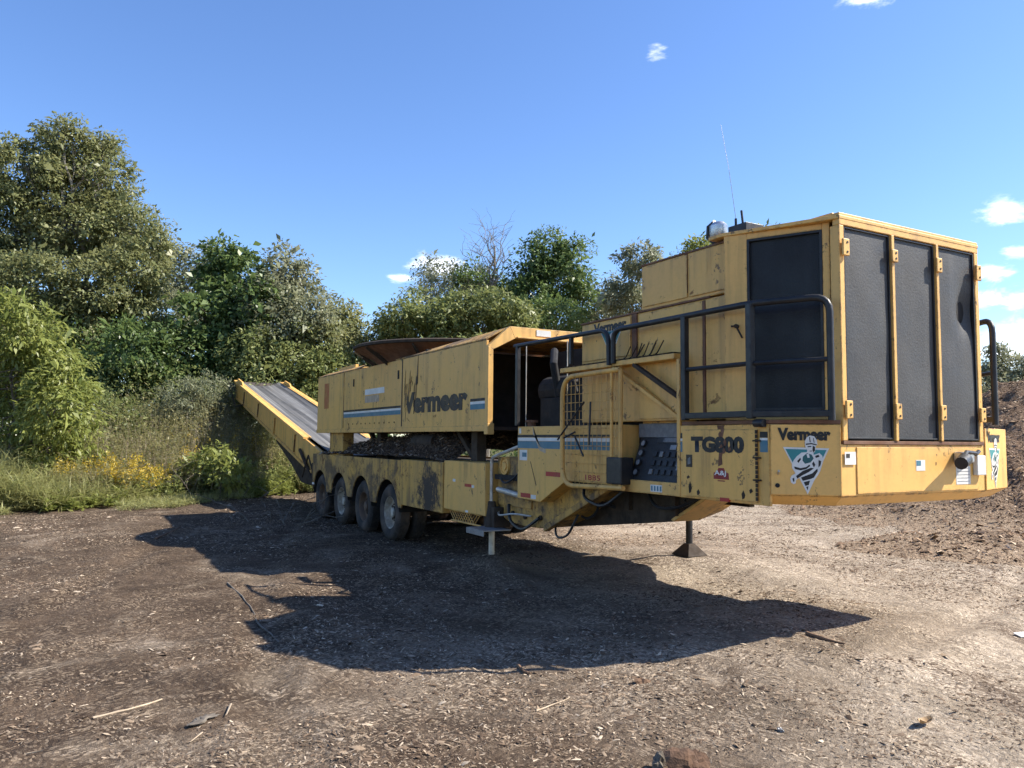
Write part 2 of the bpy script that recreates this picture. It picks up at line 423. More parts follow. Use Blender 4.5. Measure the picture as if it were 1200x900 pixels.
def chip_mat(name, cols, lift):
    t = NT(name)
    g = t.n('ShaderNodeNewGeometry')
    r = t.n('ShaderNodeValToRGB'); t.l(g.outputs['Random Per Island'], r.inputs[0])
    e = r.color_ramp.elements; e[0].color = (*cols[0], 1); e[1].color = (*cols[-1], 1)
    for i in range(1, len(cols)-1):
        x = e.new((.45, .78, .9)[i-1]); x.color = (*cols[i], 1)
    c = t.mix(t.ramp(t.noise(60, 3), .3, .7, 0, .4), r.outputs[0], tuple(v*.5 for v in cols[1]))
    t.bsdf(c, .9, spec=.15)
    return t.m
M['chips'] = chip_mat('wood_chips', ((.050, .034, .024), (.165, .115, .078), (.33, .25, .175), (.58, .48, .36)), 0)
M['chips_red'] = chip_mat('mulch_chips', ((.075, .048, .031), (.21, .138, .088), (.36, .255, .17), (.55, .44, .32)), 0)

def mulch_mat(name, a, b, c3, low=None):
    t = NT(name); co = t.co.outputs['Object']
    c = t.mix(t.ramp(t.noise(1.0, 5, .68), .36, .66), a, b)
    if low:
        sp = t.n('ShaderNodeSeparateXYZ'); t.l(co, sp.inputs[0])
        zz = t.math('ADD', sp.outputs[2], t.math('MULTIPLY', t.math('SUBTRACT', t.noise(.8, 4, .6), .5), 1.6))
        c = t.mix(t.ramp(zz, .9, .1), c, low)
    cv, ch = mosaic(t, co, (20, 55), .4)
    f = t.noise(70, 3, .75)
    c = t.mix(t.ramp(cv, .62, .98, 0, .9), c, c3)
    c = t.mix(t.ramp(cv, .40, .05, 0, .8), c, tuple(v*.3 for v in a))
    c = t.mix(t.ramp(f, .42, .66, 0, .5), c, tuple(v*.35 for v in a))
    t.bsdf(c, .95, spec=.1, bump=t.math('ADD', t.math('ADD', cv, t.math('MULTIPLY', f, .5)), t.math('MULTIPLY', t.noise(6, 5, .7), 2.0)), bstr=1, bdist=.05)
    return t.m
M['mulch'] = mulch_mat('brown_mulch', (.15, .094, .060), (.27, .178, .116), (.46, .34, .23), (.46, .345, .235))
M['mulch_dark'] = mulch_mat('dark_mulch_debris', (.050, .034, .025), (.095, .066, .046), (.20, .145, .10))

# ------------------------------------------------------------------ ground
def ground_h(x, y):
    h = fbm(x*.2, y*.2, 2, 3)*.08 + fbm(x*.9, y*.9, 3, 8)*.034 + fbm(x*3.5, y*3.5, 3, 5)*.030
    h = h-.04
    # gentle rise to the front right, soil heaped round the near jack, a low bank beside the rutted track
    h = h+.20*np.exp(-((x+.36)**2/.16+(y-4.9)**2/.30))
    h = h+.14*np.exp(-((x-2.3)**2/1.3+(y-4.2)**2/1.6))
    h = h+.05*np.exp(-((x+2.9)**2/.09+(y-3.4)**2/1.6))
    h = h+.11*np.exp(-((x-.4)**2/4.5+(y-.6)**2/2.6))
    for k_, w_ in ((0., .16), (1.9, .16)):
        u_ = x+3.7+k_-.16*(y-2)-.012*(y-2)**2; h = h-.022*np.exp(-(u_/w_)**2)+.014*np.exp(-((np.abs(u_)-.27)/.10)**2)
        v_ = y+.15+k_*.8-.22*x-.02*x*x; h = h-(.035*np.exp(-(v_/w_)**2)-.024*np.exp(-((np.abs(v_)-.27)/.10)**2))*np.clip((x+1)/2, 0, 1)
    far = np.clip((np.hypot(x-2, y-6)-16)/20, 0, 1)
    return h*(1-far*.3)+far*.25

def axis_pts(lo, hi, step, far, n):
    core = np.arange(lo, hi+step/2, step)
    g = np.geomspace(step*1.5, far, n)
    return np.concatenate((lo-g[::-1], core, hi+g))
gx_, gy_ = axis_pts(-11, 12, .10, 900, 46), axis_pts(-4, 17, .10, 900, 46)
GX, GY = np.meshgrid(gx_, gy_)
GZ = ground_h(GX, GY)
nx, ny = len(gx_), len(gy_)
idx = np.arange(nx*ny).reshape(ny, nx)
GF = np.stack((idx[:-1, :-1], idx[:-1, 1:], idx[1:, 1:], idx[1:, :-1]), -1).reshape(-1, 4)
g = obj('ground', mesh_np('ground', np.stack((GX, GY, GZ), -1).reshape(-1, 3), GF, M['ground'], True))
tag(g, 'brown wood-chip and soil ground of the yard', 'ground', kind='structure')

def chips_mesh(name, P, length, width, thick, mat, tilt=.25):
    n = len(P); a = rng.uniform(0, 2*np.pi, n)
    d = np.stack((np.cos(a), np.sin(a), rng.normal(0, tilt, n)), -1); d /= np.linalg.norm(d, axis=1)[:, None]
    s = np.stack((-np.sin(a), np.cos(a), rng.normal(0, tilt*1.3, n)), -1)
    L2 = (length/2)[:, None]; W2 = (width/2)[:, None]
    up = np.zeros((n, 3)); up[:, 2] = thick
    j = rng.uniform(-.35, .35, (n, 1))
    k = rng.uniform(.55, 1, (n, 1))
    V = np.stack((P-d*L2-s*W2*.5, P-d*L2*k+s*W2, P+d*L2+s*W2*.35, P+d*L2*k-s*W2, P+d*L2*j+up), 1).reshape(-1, 3)
    b = (np.arange(n)*5)[:, None]
    F = np.concatenate([b+np.array(t) for t in ((0, 3, 4), (3, 2, 4), (2, 1, 4), (1, 0, 4))], 0)
    return mesh_np(name, V, F, mat)

# loose chips: thick on the ground close by, thinner farther off, gathered in drifts
n = 330000
dep = 3.0+19*rng.uniform(0, 1, n)**1.75
lat = rng.uniform(-.78, .78, n)*dep
p = spot(lat, dep)
drift = fbm(p[:, 0]*.8, p[:, 1]*.8, 4, 21)+.30*fbm(p[:, 0]*4, p[:, 1]*4, 2, 22)
keep = rng.uniform(-.20, .62, n) < drift*1.35+.012*(p[:, 0])+.09
p, dep = p[keep], dep[keep]; n = len(p)
ln = np.exp(rng.normal(-3.95, .5, n))*(.75+.05*dep); ln = np.clip(ln, .008, .16)
wd = ln*rng.uniform(.14, .42, n)
z = ground_h(p[:, 0], p[:, 1])+.002
o = obj('wood_chips', chips_mesh('wood_chips', np.column_stack((p, z)), ln, wd, wd*rng.uniform(.25, .6, n), M['chips']))
tag(o, 'loose pale and brown wood chips strewn over the yard', 'wood chips', kind='stuff')

# the mulch heap at the right
def pile_h(x, y):
    q = spot_inv(x, y)
    la, de = q
    e = 3.9*np.exp(-(((la-16.6)/5.3)**2+((de-21.5)/6.6)**2)**1.15)
    e = e+.75*np.exp(-(((la-10.2)/3.0)**2+((de-17)/3.0)**2))
    e = e+.42*np.exp(-(((la-6.6)/1.5)**2+((de-12.2)/1.1)**2))+.30*np.exp(-(((la-8.9)/1.3)**2+((de-11.9)/1.0)**2))
    e = e+(fbm(x*.55, y*.55, 4, 31)*.55+fbm(x*2.4, y*2.4, 3, 33)*.16)*np.clip(e, 0, 1)
    return e-.16
def spot_inv(x, y):
    dx, dy = x-CAM.x, y-CAM.y
    return dx*CR[0]+dy*CR[1], dx*CF[0]+dy*CF[1]
la_, de_ = np.meshgrid(np.arange(2.5, 32, .14), np.arange(8.5, 42, .14))
PXY = spot(la_, de_)
PZ = pile_h(PXY[..., 0], PXY[..., 1])+ground_h(PXY[..., 0], PXY[..., 1])
r_, c_ = la_.shape
idx = np.arange(r_*c_).reshape(r_, c_)
PF = np.stack((idx[:-1, :-1], idx[:-1, 1:], idx[1:, 1:], idx[1:, :-1]), -1).reshape(-1, 4)
pv = np.column_stack((PXY.reshape(-1, 2), PZ.ravel()))
above = (pile_h(pv[:, 0], pv[:, 1]) > -.10)
PF = PF[above[PF].any(1)]
used = np.unique(PF); remap = np.zeros(len(pv), int); remap[used] = np.arange(len(used))
o = obj('mulch_pile', mesh_np('mulch_pile', pv[used], remap[PF], M['mulch'], True))
tag(o, 'long heap of reddish brown mulch behind the grinder at right', 'mulch pile')
n = 60000
dep = 9+16*rng.uniform(0, 1, n)**1.4; lat = rng.uniform(.18, .80, n)*dep
p = spot(lat, dep); ph = pile_h(p[:, 0], p[:, 1]); k = rng.uniform(-.12, .35, n) < ph+.0; p, ph, dep = p[k], ph[k], dep[k]; n = len(p)
ln = np.clip(np.exp(rng.normal(-3.1, .5, n)), .02, .2); wd = ln*rng.uniform(.2, .5, n)
c2 = obj('loose_chips', chips_mesh('loose_chips', np.column_stack((p, ph+ground_h(p[:, 0], p[:, 1])+.004)), ln, wd, wd*.5, M['chips_red'], .45), o)
c2['kind'] = 'stuff'

# ------------------------------------------------------------------ the tub grinder
XN, XF, XM = -.40, 2.18, .89          # near side, far side, centre line
G = empty('tub_grinder', (XM, 6.2, 0))
tag(G, 'big yellow tub grinder trailer with black screens, railing and rusty tub, parked on wood chips', 'tub grinder')
Yl, Yo, Yd = M['yellow'], M['yellow_old'], M['yellow_dirty']
def P_(name, mb, mat, parent=G, bevel=.006, **k): return mb.build(name, mat, parent, bevel, **k)
def mir(x): return 2*XM-x

dg = None
def text_mesh(s, bold=.0, shear=0.):
    cu = bpy.data.curves.new('lettering', 'FONT'); cu.body = s; cu.offset = bold; cu.shear = shear; cu.resolution_u = 3
    to = bpy.data.objects.new('lettering', cu); C.objects.link(to)
    bpy.context.view_layer.update()
    me = bpy.data.meshes.new_from_object(to.evaluated_get(bpy.context.evaluated_depsgraph_get()))
    bpy.data.objects.remove(to); bpy.data.curves.remove(cu)
    return me
def lettering(s, org, right, up, w, h, mat, parent, name='lettering', bold=.02, shear=0., label=None):
    me = text_mesh(s, bold, shear)
    co = np.array([v.co[:] for v in me.vertices]); lo, hi = co.min(0), co.max(0)
    org, right, up = Vector(org), Vector(right).normalized(), Vector(up).normalized()
    for v in me.vertices:
        a = (v.co.x-lo[0])/(hi[0]-lo[0])*w; b = (v.co.y-lo[1])/(hi[1]-lo[1])*h
        v.co = org+right*a+up*b
    me.materials.clear(); me.materials.append(mat); me.name = name
    o = bpy.data.objects.new(name, me); C.objects.link(o); attach(o, parent)
    if label: o['label'] = label
    return o
def decal(pts, org, right, up, mat, parent, name, lift=.0015, label=None):     # flat vinyl, pts in metres on the panel
    org, right, up = Vector(org), Vector(right).normalized(), Vector(up).normalized()
    nrm = right.cross(up)
    mb = MB(); mb.prism([org+right*a+up*b for a, b in pts], nrm*lift)
    return mb.build(name, mat, parent, label=label)
def rect(w, h, x=0, y=0): return [(x, y), (x+w, y), (x+w, y+h), (x, y+h)]
SIDE_R, ZUP = (0, -1, 0), (0, 0, 1)

# --- front platform: bumper box with bevelled corners
fp = [(XN, 1.30), (XN, .33), (-.03, 0), (1.81, 0), (2.42, .16), (2.42, 1.30)]
mb = MB(); mb.pz(fp, 1.2, 1.585)
inner = [(XN+.09, 1.30), (XN+.09, .40), (.02, .10), (1.76, .10), (2.33, .25), (2.33, 1.30)]
n = len(fp)
mb.add([(x, y, 1.2) for x, y in fp]+[(x, y, 1.125) for x, y in inner], [(i, (i+1) % n, n+(i+1) % n, n+i) for i in range(n)]+[tuple(range(n, 2*n))])
plat = P_('front_platform', mb, Yl)
mb = MB(); mb.box(-.01, 1.79, -.012, .08, 1.585, 1.612)
P_('rusty_sill', mb, M['rust'], plat, .003)
mb = MB(); mb.box(.14, 1.70, -.008, .0, 1.215, 1.565)
P_('front_plate', mb, Yl, plat, .004)
for s in (0, 1):
    f = (lambda x: x) if s == 0 else mir
    a, b = (Vector((XN, .33, 0)), Vector((-.03, 0, 0))) if s == 0 else (Vector((2.42, .16, 0)), Vector((1.81, 0, 0)))
    d = (b-a).normalized(); nr = Vector((d.y, -d.x, 0)) if s == 0 else Vector((-d.y, d.x, 0))
    mb = MB(); mb.prism([(*(a+nr*.001).xy, 1.205), (*(b+nr*.001).xy, 1.205), (*(b+nr*.001).xy, 1.73), (*(a+nr*.001).xy, 1.73)], nr*.010)
    cp = P_('corner_plate', mb, Yl, G, .004)
    wpl = (b-a).length
    rt = d if s == 0 else -d
    org = (a if s == 0 else b)+nr*.0125
    # emblem: inverted teal triangle edged in white with a worker in hard hat, arms folded
    k = .495/.52
    def tri(m_, mat_, nm, lf): decal(m_, org+Vector((0, 0, 1.205)), rt, ZUP, mat_, cp, nm, lf)
    def em(*p): return [((cx-165)*.000792, (728-cy_)*.000878) for cx, cy_ in p]
    tri(em((276, 322), (686, 330), (490, 718)), M['white'], 'emblem_border', .001)
    tri(em((297, 338), (662, 345), (489, 684)), M['teal_green'], 'emblem_triangle', .0018)
    tri(em((520, 222), (556, 230), (578, 260), (584, 302), (570, 308), (566, 335), (560, 358), (546, 374), (550, 386), (600, 370), (624, 393), (631, 440), (616, 482), (603, 522), (578, 562), (548, 602), (522, 642), (490, 704), (463, 652), (440, 608), (424, 580), (402, 590),
             (387, 602), (385, 626), (366, 636), (344, 622), (336, 590), (350, 563), (384, 545), (370, 522), (354, 502), (353, 470), (372, 430), (398, 400), (440, 368), (488, 364), (492, 346), (478, 322), (472, 300), (473, 270), (488, 240)), M['white'], 'emblem_figure', .0026)
    for q in (((478, 292), (530, 286), (580, 298), (572, 306), (528, 297), (480, 303)), ((541, 308), (562, 318), (560, 350), (547, 368), (538, 345)), ((494, 314), (528, 310), (529, 319), (497, 323)), ((512, 352), (538, 350), (536, 357), (514, 358)),
              ((510, 236), (518, 236), (524, 280), (515, 281)), ((545, 240), (551, 244), (558, 284), (551, 284)),
              ((372, 486), (430, 499), (480, 489), (508, 468), (516, 480), (480, 507), (428, 518), (380, 508)), ((388, 566), (450, 522), (522, 494), (548, 500), (500, 532), (440, 562), (400, 588)), ((355, 588), (372, 580), (374, 612), (362, 616)),
              ((432, 578), (532, 542), (578, 500), (582, 522), (546, 577), (520, 588), (448, 606)), ((455, 616), (512, 602), (500, 640), (470, 648)), ((476, 656), (497, 650), (489, 686)), ((590, 428), (614, 438), (606, 474), (588, 492)), ((560, 395), (590, 384), (600, 402), (566, 412)),
              ((400, 440), (428, 412), (436, 424), (412, 456)), ((545, 440), (562, 470), (548, 492), (532, 462))):
        tri(em(*q), M['ink'], 'emblem_shading', .0032)
    tri(em((452, 402), (488, 372), (530, 384), (548, 416), (520, 450), (470, 462), (448, 436)), M['teal_dark'], 'emblem_shirt', .0031)
    tri(em((484, 380), (506, 376), (512, 410), (494, 412)), M['white'], 'emblem_collar', .0036)
    lettering('Vermeer', org+rt*.05+Vector((0, 0, 1.205+.405))+nr*.002, rt, ZUP, .375, .095, M['ink'], cp, bold=.06)
    mb = MB(); mb.tube([a+nr*.010+rt*(.045 if s == 0 else -.2+wpl)+Vector((0, 0, 1.275)), a+nr*.016+rt*(.045 if s == 0 else -.2+wpl)+Vector((0, 0, 1.275))], .017, 12)
    P_('bolt_hole', mb, M['interior'], cp, 0)
    mb = MB(); q = a+nr*.012+rt*(.05 if s == 0 else .3)+Vector((0, 0, 1.36)); mb.tube([q, q+nr*.05+Vector((0, 0, .025))], .008, 6)
    P_('latch_pin', mb, M['chrome'], cp, 0)
# front face fittings
FR = (1, 0, 0)
def front(pts, x, z, mat, nm, lift=.0015, par=plat): return decal(pts, (x, -.009, z), FR, ZUP, mat, par, nm, lift)
front(rect(.125, .095), -.0, 1.435, M['white'], 'white_label'); front(rect(.04, .03), .015, 1.485, M['ink_old'], 'label_print', .003)
front(rect(.115, .085), .85, 1.38, M['white'], 'white_label'); front(rect(.055, .04), .855, 1.42, M['teal'], 'label_print', .003)
front(rect(.20, .15), 1.38, 1.262, M['white'], 'white_label')
for i in range(5): front(rect(.17, .004), 1.395, 1.285+.027*i, M['grey_plastic'], 'label_line', .003)
mb = MB(); mb.box(1.62, 1.745, -.05, -.008, 1.335, 1.50); P_('document_box', mb, M['white'], plat, .006)
mb = MB(); mb.box(1.345, 1.50, -.10, -.008, 1.44, 1.53); P_('plug_socket', mb, M['silver'], plat, .012)
mb = MB(); mb.tube([(1.36, -.10, 1.47), (1.22, -.15, 1.44)], [.055, .05], 12); mb.tube([(1.25, -.14, 1.46), (1.38, -.10, 1.53), (1.52, -.09, 1.52), (1.60, -.05, 1.51), (1.66, -.04, 1.535)], .018, 6)
P_('plug_hose', mb, M['black'], plat, 0, smooth=True)

# --- side door with the model number
mb = MB(); mb.box(XN-.018, XN-.0065, .445, 1.285, 1.135, 1.695)
door = P_('side_door', mb, Yo, G, .005)
mb = MB(); mb.box(XN-.006, XN+.02, .335, 1.32, 1.118, 1.732); P_('side_plate', mb, Yo, G, .004)
lettering('TG800', (XN-.0195, 1.175, 1.505), SIDE_R, ZUP, .60, .135, M['ink'], door, bold=.07)
def side(pts, y, z, mat, nm, par, lift=.0015, x=XN-.0185): return decal(pts, (x, y, z), SIDE_R, ZUP, mat, par, nm, lift)
side([(0, 0), (.17, 0), (.165, .05), (.13, .06), (.115, .09), (.055, .09), (.04, .06), (0, .05)], .91, 1.295, M['maroon'], 'round_logo', door)
lettering('A&J', (XN-.0215, .90, 1.315), SIDE_R, ZUP, .13, .05, M['white'], door, bold=.02)
side(rect(.08, .008), .865, 1.278, M['maroon'], 'logo_line', door)
side(rect(.075, .105), 1.235, 1.38, M['ink_old'], 'warning_label', door); side([(.02, .02), (.055, .03), (.05, .085), (.02, .07)], 1.235, 1.38, M['grey_plastic'], 'label_print', door, .003)
side([(0, 0), (.05, .02), (.045, .08), (.07, .16), (.055, .24), (.075, .30), (.035, .31), (.03, .2), (.012, .12)], .86, 1.395, M['rust'], 'rust_stain', door, .0005)
for y, z, hh in ((.845, 1.63, .05), (.79, 1.56, .06), (.80, 1.50, .05), (.74, 1.52, .04), (.83, 1.545, .03)):
    side([(0, 0), (.018, .005), (.026, hh*.5), (.012, hh), (-.006, hh*.6)], y, z, M['rust'], 'rust_spot', door, .0034)
side([(0, .0), (.10, .0), (.085, .04), (.10, .058), (.01, .058), (.02, .03)], .89, 1.672, M['rust'], 'rust_stain', door, .0022, x=XN-.007)
for y, z, hh in ((1.20, 1.16, .10), (1.10, 1.15, .05), (.60, 1.15, .07), (.52, 1.2, .04), (1.22, 1.28, .03)):
    side([(0, 0), (.02, .01), (.03, hh*.5), (.012, hh), (-.008, hh*.6)], y, z, M['dark_rust'], 'paint_chip', door, .0022)
mb = MB()
for i in range(16): mb.tube([(XN-.020, .450, 1.15+.034*i), (XN-.020, .450, 1.178+.034*i)], .011, 6)
P_('piano_hinge', mb, M['dark_rust'], door, 0)
for z in (1.30, 1.47, 1.60):
    mb = MB(); mb.box(XN-.026, XN-.0065, .415, .485, z, z+.012); P_('hinge_strap', mb, M['dark_rust'], door, 0)
mb = MB(); mb.box(XN-.022, XN-.0065, .74, .84, 1.12, 1.15); P_('red_marker', mb, M['red'], door, 0)
side(rect(.075, .09), .425, 1.52, M['teal'], 'stripe_end', plat, x=XN-.007); side(rect(.075, .018), .425, 1.61, M['white'], 'stripe_end', plat, x=XN-.007); side(rect(.075, .045), .425, 1.63, M['ink'], 'stripe_end', plat, x=XN-.007)
side(rect(.035, .09), 1.318, 1.505, M['teal'], 'stripe_end', plat, x=XN-.007); side(rect(.035, .02), 1.318, 1.60, M['white'], 'stripe_end', plat, x=XN-.007); side(rect(.035, .045), 1.318, 1.622, M['ink'], 'stripe_end', plat, x=XN-.007)
mb = MB(); mb.tube([(XN-.03, .45, 1.74), (XN-.03, .36, 1.74)], .032, 10); P_('lamp_stub', mb, M['black'], plat, 0, smooth=True)

# --- deck round the cooler housing
for s in (0, 1):
    f = (lambda x: x) if s == 0 else mir
    mb = MB(); mb.pz([(f(XN-.01), 1.30), (f(XN-.01), .33), (f(-.03), -.005), (f(.03), .09), (f(-.33), .84), (f(-.27), 1.30)], 1.735, 1.765)
    P_('walkway_deck', mb, M['rust'], G, .003)

# --- cooler housing: posts, three screened front panels, screened corner panels
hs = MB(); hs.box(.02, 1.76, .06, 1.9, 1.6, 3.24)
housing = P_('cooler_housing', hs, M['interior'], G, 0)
mb = MB(); mb.pz([(-.015, -.015), (1.795, -.015), (2.15, .84), (2.15, 1.0), (-.37, 1.0), (-.37, .84)], 3.285, 3.315)
mb.box(-.012, 1.792, -.012, .05, 3.24, 3.335); mb.box(-.012, .04, .05, 1.0, 3.315, 3.345); mb.box(1.74, 1.792, .05, 1.0, 3.315, 3.345)
roof = P_('housing_roof', mb, Yl, G, .005)
for x0, x1 in ((-.012, .042), (1.738, 1.792)):
    mb = MB(); mb.box(x0, x1, -.010, .075, 1.612, 3.24); P_('corner_post', mb, Yl, G, .006)
div = [.612, 1.192]
for x in div:
    mb = MB(); mb.box(x-.017, x+.017, -.022, .04, 1.614, 3.24); P_('screen_divider', mb, Yl, G, .004)
edges = [(.048, .590), (.634, 1.170), (1.214, 1.734)]
nz = 26; nxs = 12
for i, (x0, x1) in enumerate(edges):
    xs = np.linspace(x0+.012, x1-.012, nxs); zs = np.linspace(1.635, 3.225, nz)
    XX, ZZ = np.meshgrid(xs, zs)
    u = (XX-x0)/(x1-x0); w = (ZZ-1.63)/1.6
    YY = .012+fbm(XX*2.2+i*5, ZZ*1.6, 3, 40+i)*.02*np.sin(np.pi*u)**.5*np.sin(np.pi*w)**.5
    YY -= .008*np.sin(np.pi*u)*np.sin(np.pi*w)
    if i == 2: YY += .07*np.exp(-(((XX-1.62)/.09)**2+((ZZ-2.72)/.16)**2))
    idx = np.arange(nz*nxs).reshape(nz, nxs)
    F = np.stack((idx[:-1, :-1], idx[:-1, 1:], idx[1:, 1:], idx[1:, :-1]), -1).reshape(-1, 4)
    scn = obj('front_screen', mesh_np('front_screen', np.stack((XX, YY, ZZ), -1).reshape(-1, 3), F, M['screen'], True), G)
    mb = MB(); t_ = .013
    mb.box(x0, x0+t_, -.004, .03, 1.625, 3.235); mb.box(x1-t_, x1, -.004, .03, 1.625, 3.235)
    mb.box(x0+t_, x1-t_, -.004, .03, 3.222, 3.235); mb.box(x0+t_, x1-t_, -.004, .03, 1.625, 1.638)
    P_('screen_frame', mb, M['black'], scn, .002)
for x, zz in ((.030, ((3.0, 3.13), (1.775, 1.91))), (.612, ((3.02, 3.12), (1.78, 1.905))), (1.192, ((3.005, 3.125), (1.783, 1.909))), (1.752, ((2.995, 3.13), (1.78, 1.90)))):
    for z0, z1 in zz:
        mb = MB(); mb.box(x-.036, x+.036, -.042, -.023, z0, z1); hb = P_('hinge_plate', mb, Yl, G, .006)
        for z in (z0+.028, z1-.028):
            mb = MB(); mb.tube([(x+.008, -.041, z), (x+.008, -.046, z)], .009, 8); P_('bolt', mb, M['ink'], hb, 0)
for s in (0, 1):
    f = (lambda x: x) if s == 0 else mir
    a, b = Vector((f(.012), .095, 0)), Vector((f(-.36), .83, 0)); d = (b-a); Ln = d.length; d.normalize()
    nr = Vector((-d.y, d.x, 0)) * (1 if s == 0 else -1)
    if nr.x*(1 if s == 0 else -1) > 0: nr = -nr
    def pan(t0, t1, z0, z1, dep0, dep1): return [(a+d*t0+nr*dep0)+Vector((0, 0, z0)), (a+d*t1+nr*dep0)+Vector((0, 0, z0)), (a+d*t1+nr*dep0)+Vector((0, 0, z1)), (a+d*t0+nr*dep0)+Vector((0, 0, z1))], nr*(dep1-dep0)
    mb = MB()
    for t0, t1, z0, z1 in ((0, .055, 1.77, 3.285), (.635, Ln, 1.77, 3.285), (.055, .635, 3.235, 3.285), (.055, .635, 1.77, 1.845)):
        q, e = pan(t0, t1, z0, z1, -.05, .0); mb.prism(q, e)
    cpn = P_('corner_panel', mb, Yl, G, .004)
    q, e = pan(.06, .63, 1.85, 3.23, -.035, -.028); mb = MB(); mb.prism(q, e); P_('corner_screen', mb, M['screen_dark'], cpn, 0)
    mb = MB()
    for t0, t1, z0, z1 in ((.055, .075, 1.845, 3.235), (.615, .635, 1.845, 3.235), (.075, .615, 3.215, 3.235), (.075, .615, 1.845, 1.865)):
        q, e = pan(t0, t1, z0, z1, -.03, .004); mb.prism(q, e)
    P_('screen_frame', mb, M['black'], cpn, .002)
    q = a+d*.72+nr*.03+Vector((0, 0, 2.53)); mb = MB(); mb.tube([q-nr*.03, q+nr*.005], .018, 8); mb.tube([q, q+d*-.05+Vector((0, 0, -.10))], .008, 6); mb.tube([q, q+d*.04], .009, 6)
    P_('door_latch', mb, M['dark_rust'], cpn, 0)
    mb = MB(); q, e = pan(-.03, -.012, 1.80, 3.26, -.05, -.02); mb.prism(q, e); P_('gap_seal', mb, M['ink'], cpn, 0)

# --- engine enclosure behind the cooler
XS = -.30
mb = MB(); mb.box(XS, mir(XS), .835, 1.97, 2.83, 3.255)
up_ = P_('upper_enclosure', mb, Yo, G, .008)
mb = MB(); mb.box(XS-.006, mir(XS)+.006, .84, 1.976, 3.255, 3.272); P_('roof_edge', mb, M['rust'], up_, .002)
mb = MB(); mb.box(XS, mir(XS), .835, 2.97, 1.78, 2.815)
lo_ = P_('engine_enclosure', mb, Yo, G, .008)
mb = MB(); mb.box(XS-.014, mir(XS)+.014, 1.05, 2.98, 2.815, 2.832); P_('roof_edge', mb, M['rust'], lo_, .002)
mb = MB(); mb.box(XS-.01, XS, 1.33, 1.36, 2.90, 3.25); P_('rust_streak', mb, M['rust'], up_, 0)
for y0, y1, z0, z1, par in ((1.14, 2.0, 1.80, 2.80, lo_), (2.13, 2.95, 2.42, 2.80, lo_), (.86, 1.10, 1.80, 2.80, lo_), (.86, 1.30, 2.86, 3.24, up_), (1.33, 1.95, 2.86, 3.24, up_)):
    mb = MB(); mb.box(XS-.012, XS-.001, y0, y1, z0, z1); P_('side_panel', mb, Yo, par, .004)
mb = MB(); mb.box(XS-.022, XS-.0005, 2.03, 2.10, 2.36, 2.81); P_('rusty_bracket', mb, M['rust'], lo_, .004)
mb = MB(); mb.box(XS-.018, XS-.0005, 1.105, 1.135, 1.80, 2.80); P_('panel_seam', mb, M['rust'], lo_, .002)
lettering('OO', (XS-.0135, 1.16, 3.02), SIDE_R, ZUP, .20, .15, M['yellow_old'], up_, bold=-.01)
eo = (XS-.0125, 2.62, 2.43)
for pts, mt, nm, lf in (([(0, .27), (.36, .27), (.18, .0)], 'white', 'emblem_border', .001), ([(.02, .258), (.34, .258), (.18, .018)], 'teal_green', 'emblem_triangle', .002),
                        ([(.11, .02), (.16, .09), (.12, .15), (.15, .22), (.20, .25), (.25, .22), (.27, .16), (.23, .08), (.19, .02)], 'white', 'emblem_figure', .003), ([(.15, .06), (.21, .07), (.23, .12), (.17, .11)], 'ink', 'emblem_shading', .0038)):
    decal(pts, eo, SIDE_R, ZUP, M[mt], lo_, nm, lf)
lettering('Vermeer', (XS-.0135, 2.74, 2.69), SIDE_R, (0, .0, 1), .55, .105, M['ink'], lo_, bold=.06)
# whip antenna, stub antenna, air pre-cleaner, horn on the roof
mb = MB(); mb.tube([(.3, 1.34, 3.27), (.3, 1.34, 3.66)], .012, 6); mb.tube([(.3, 1.34, 3.66), (.3, 1.42, 4.15), (.3, 1.52, 4.62)], [.0024, .0019, .0014], 5); P_('whip_antenna', mb, M['black'], G, 0)
mb = MB(); mb.box(.20, .42, 1.12, 1.34, 3.255, 3.565); mb.tube([(.30, 1.25, 3.565), (.30, 1.27, 3.72)], .012, 6); P_('stub_antenna', mb, M['black'], G, .004)
mb = MB(); mb.lathe([(.0, -.08), (.07, -.08), (.085, -.04), (.085, .04), (.055, .075), (0, .085)], (.3, 1.56, 3.60), 'Z', 20); pc = P_('air_precleaner', mb, M['silver'], G, 0, smooth=True)
mb = MB(); mb.tube([(.3, 1.60, 3.27), (.3, 1.60, 3.47)], .06, 12); mb.tube([(.3, 1.60, 3.48), (.3, 1.70, 3.56), (.3, 1.69, 3.66), (.3, 1.61, 3.69)], .026, 8); P_('intake_pipe', mb, M['black'], pc, 0, smooth=True)

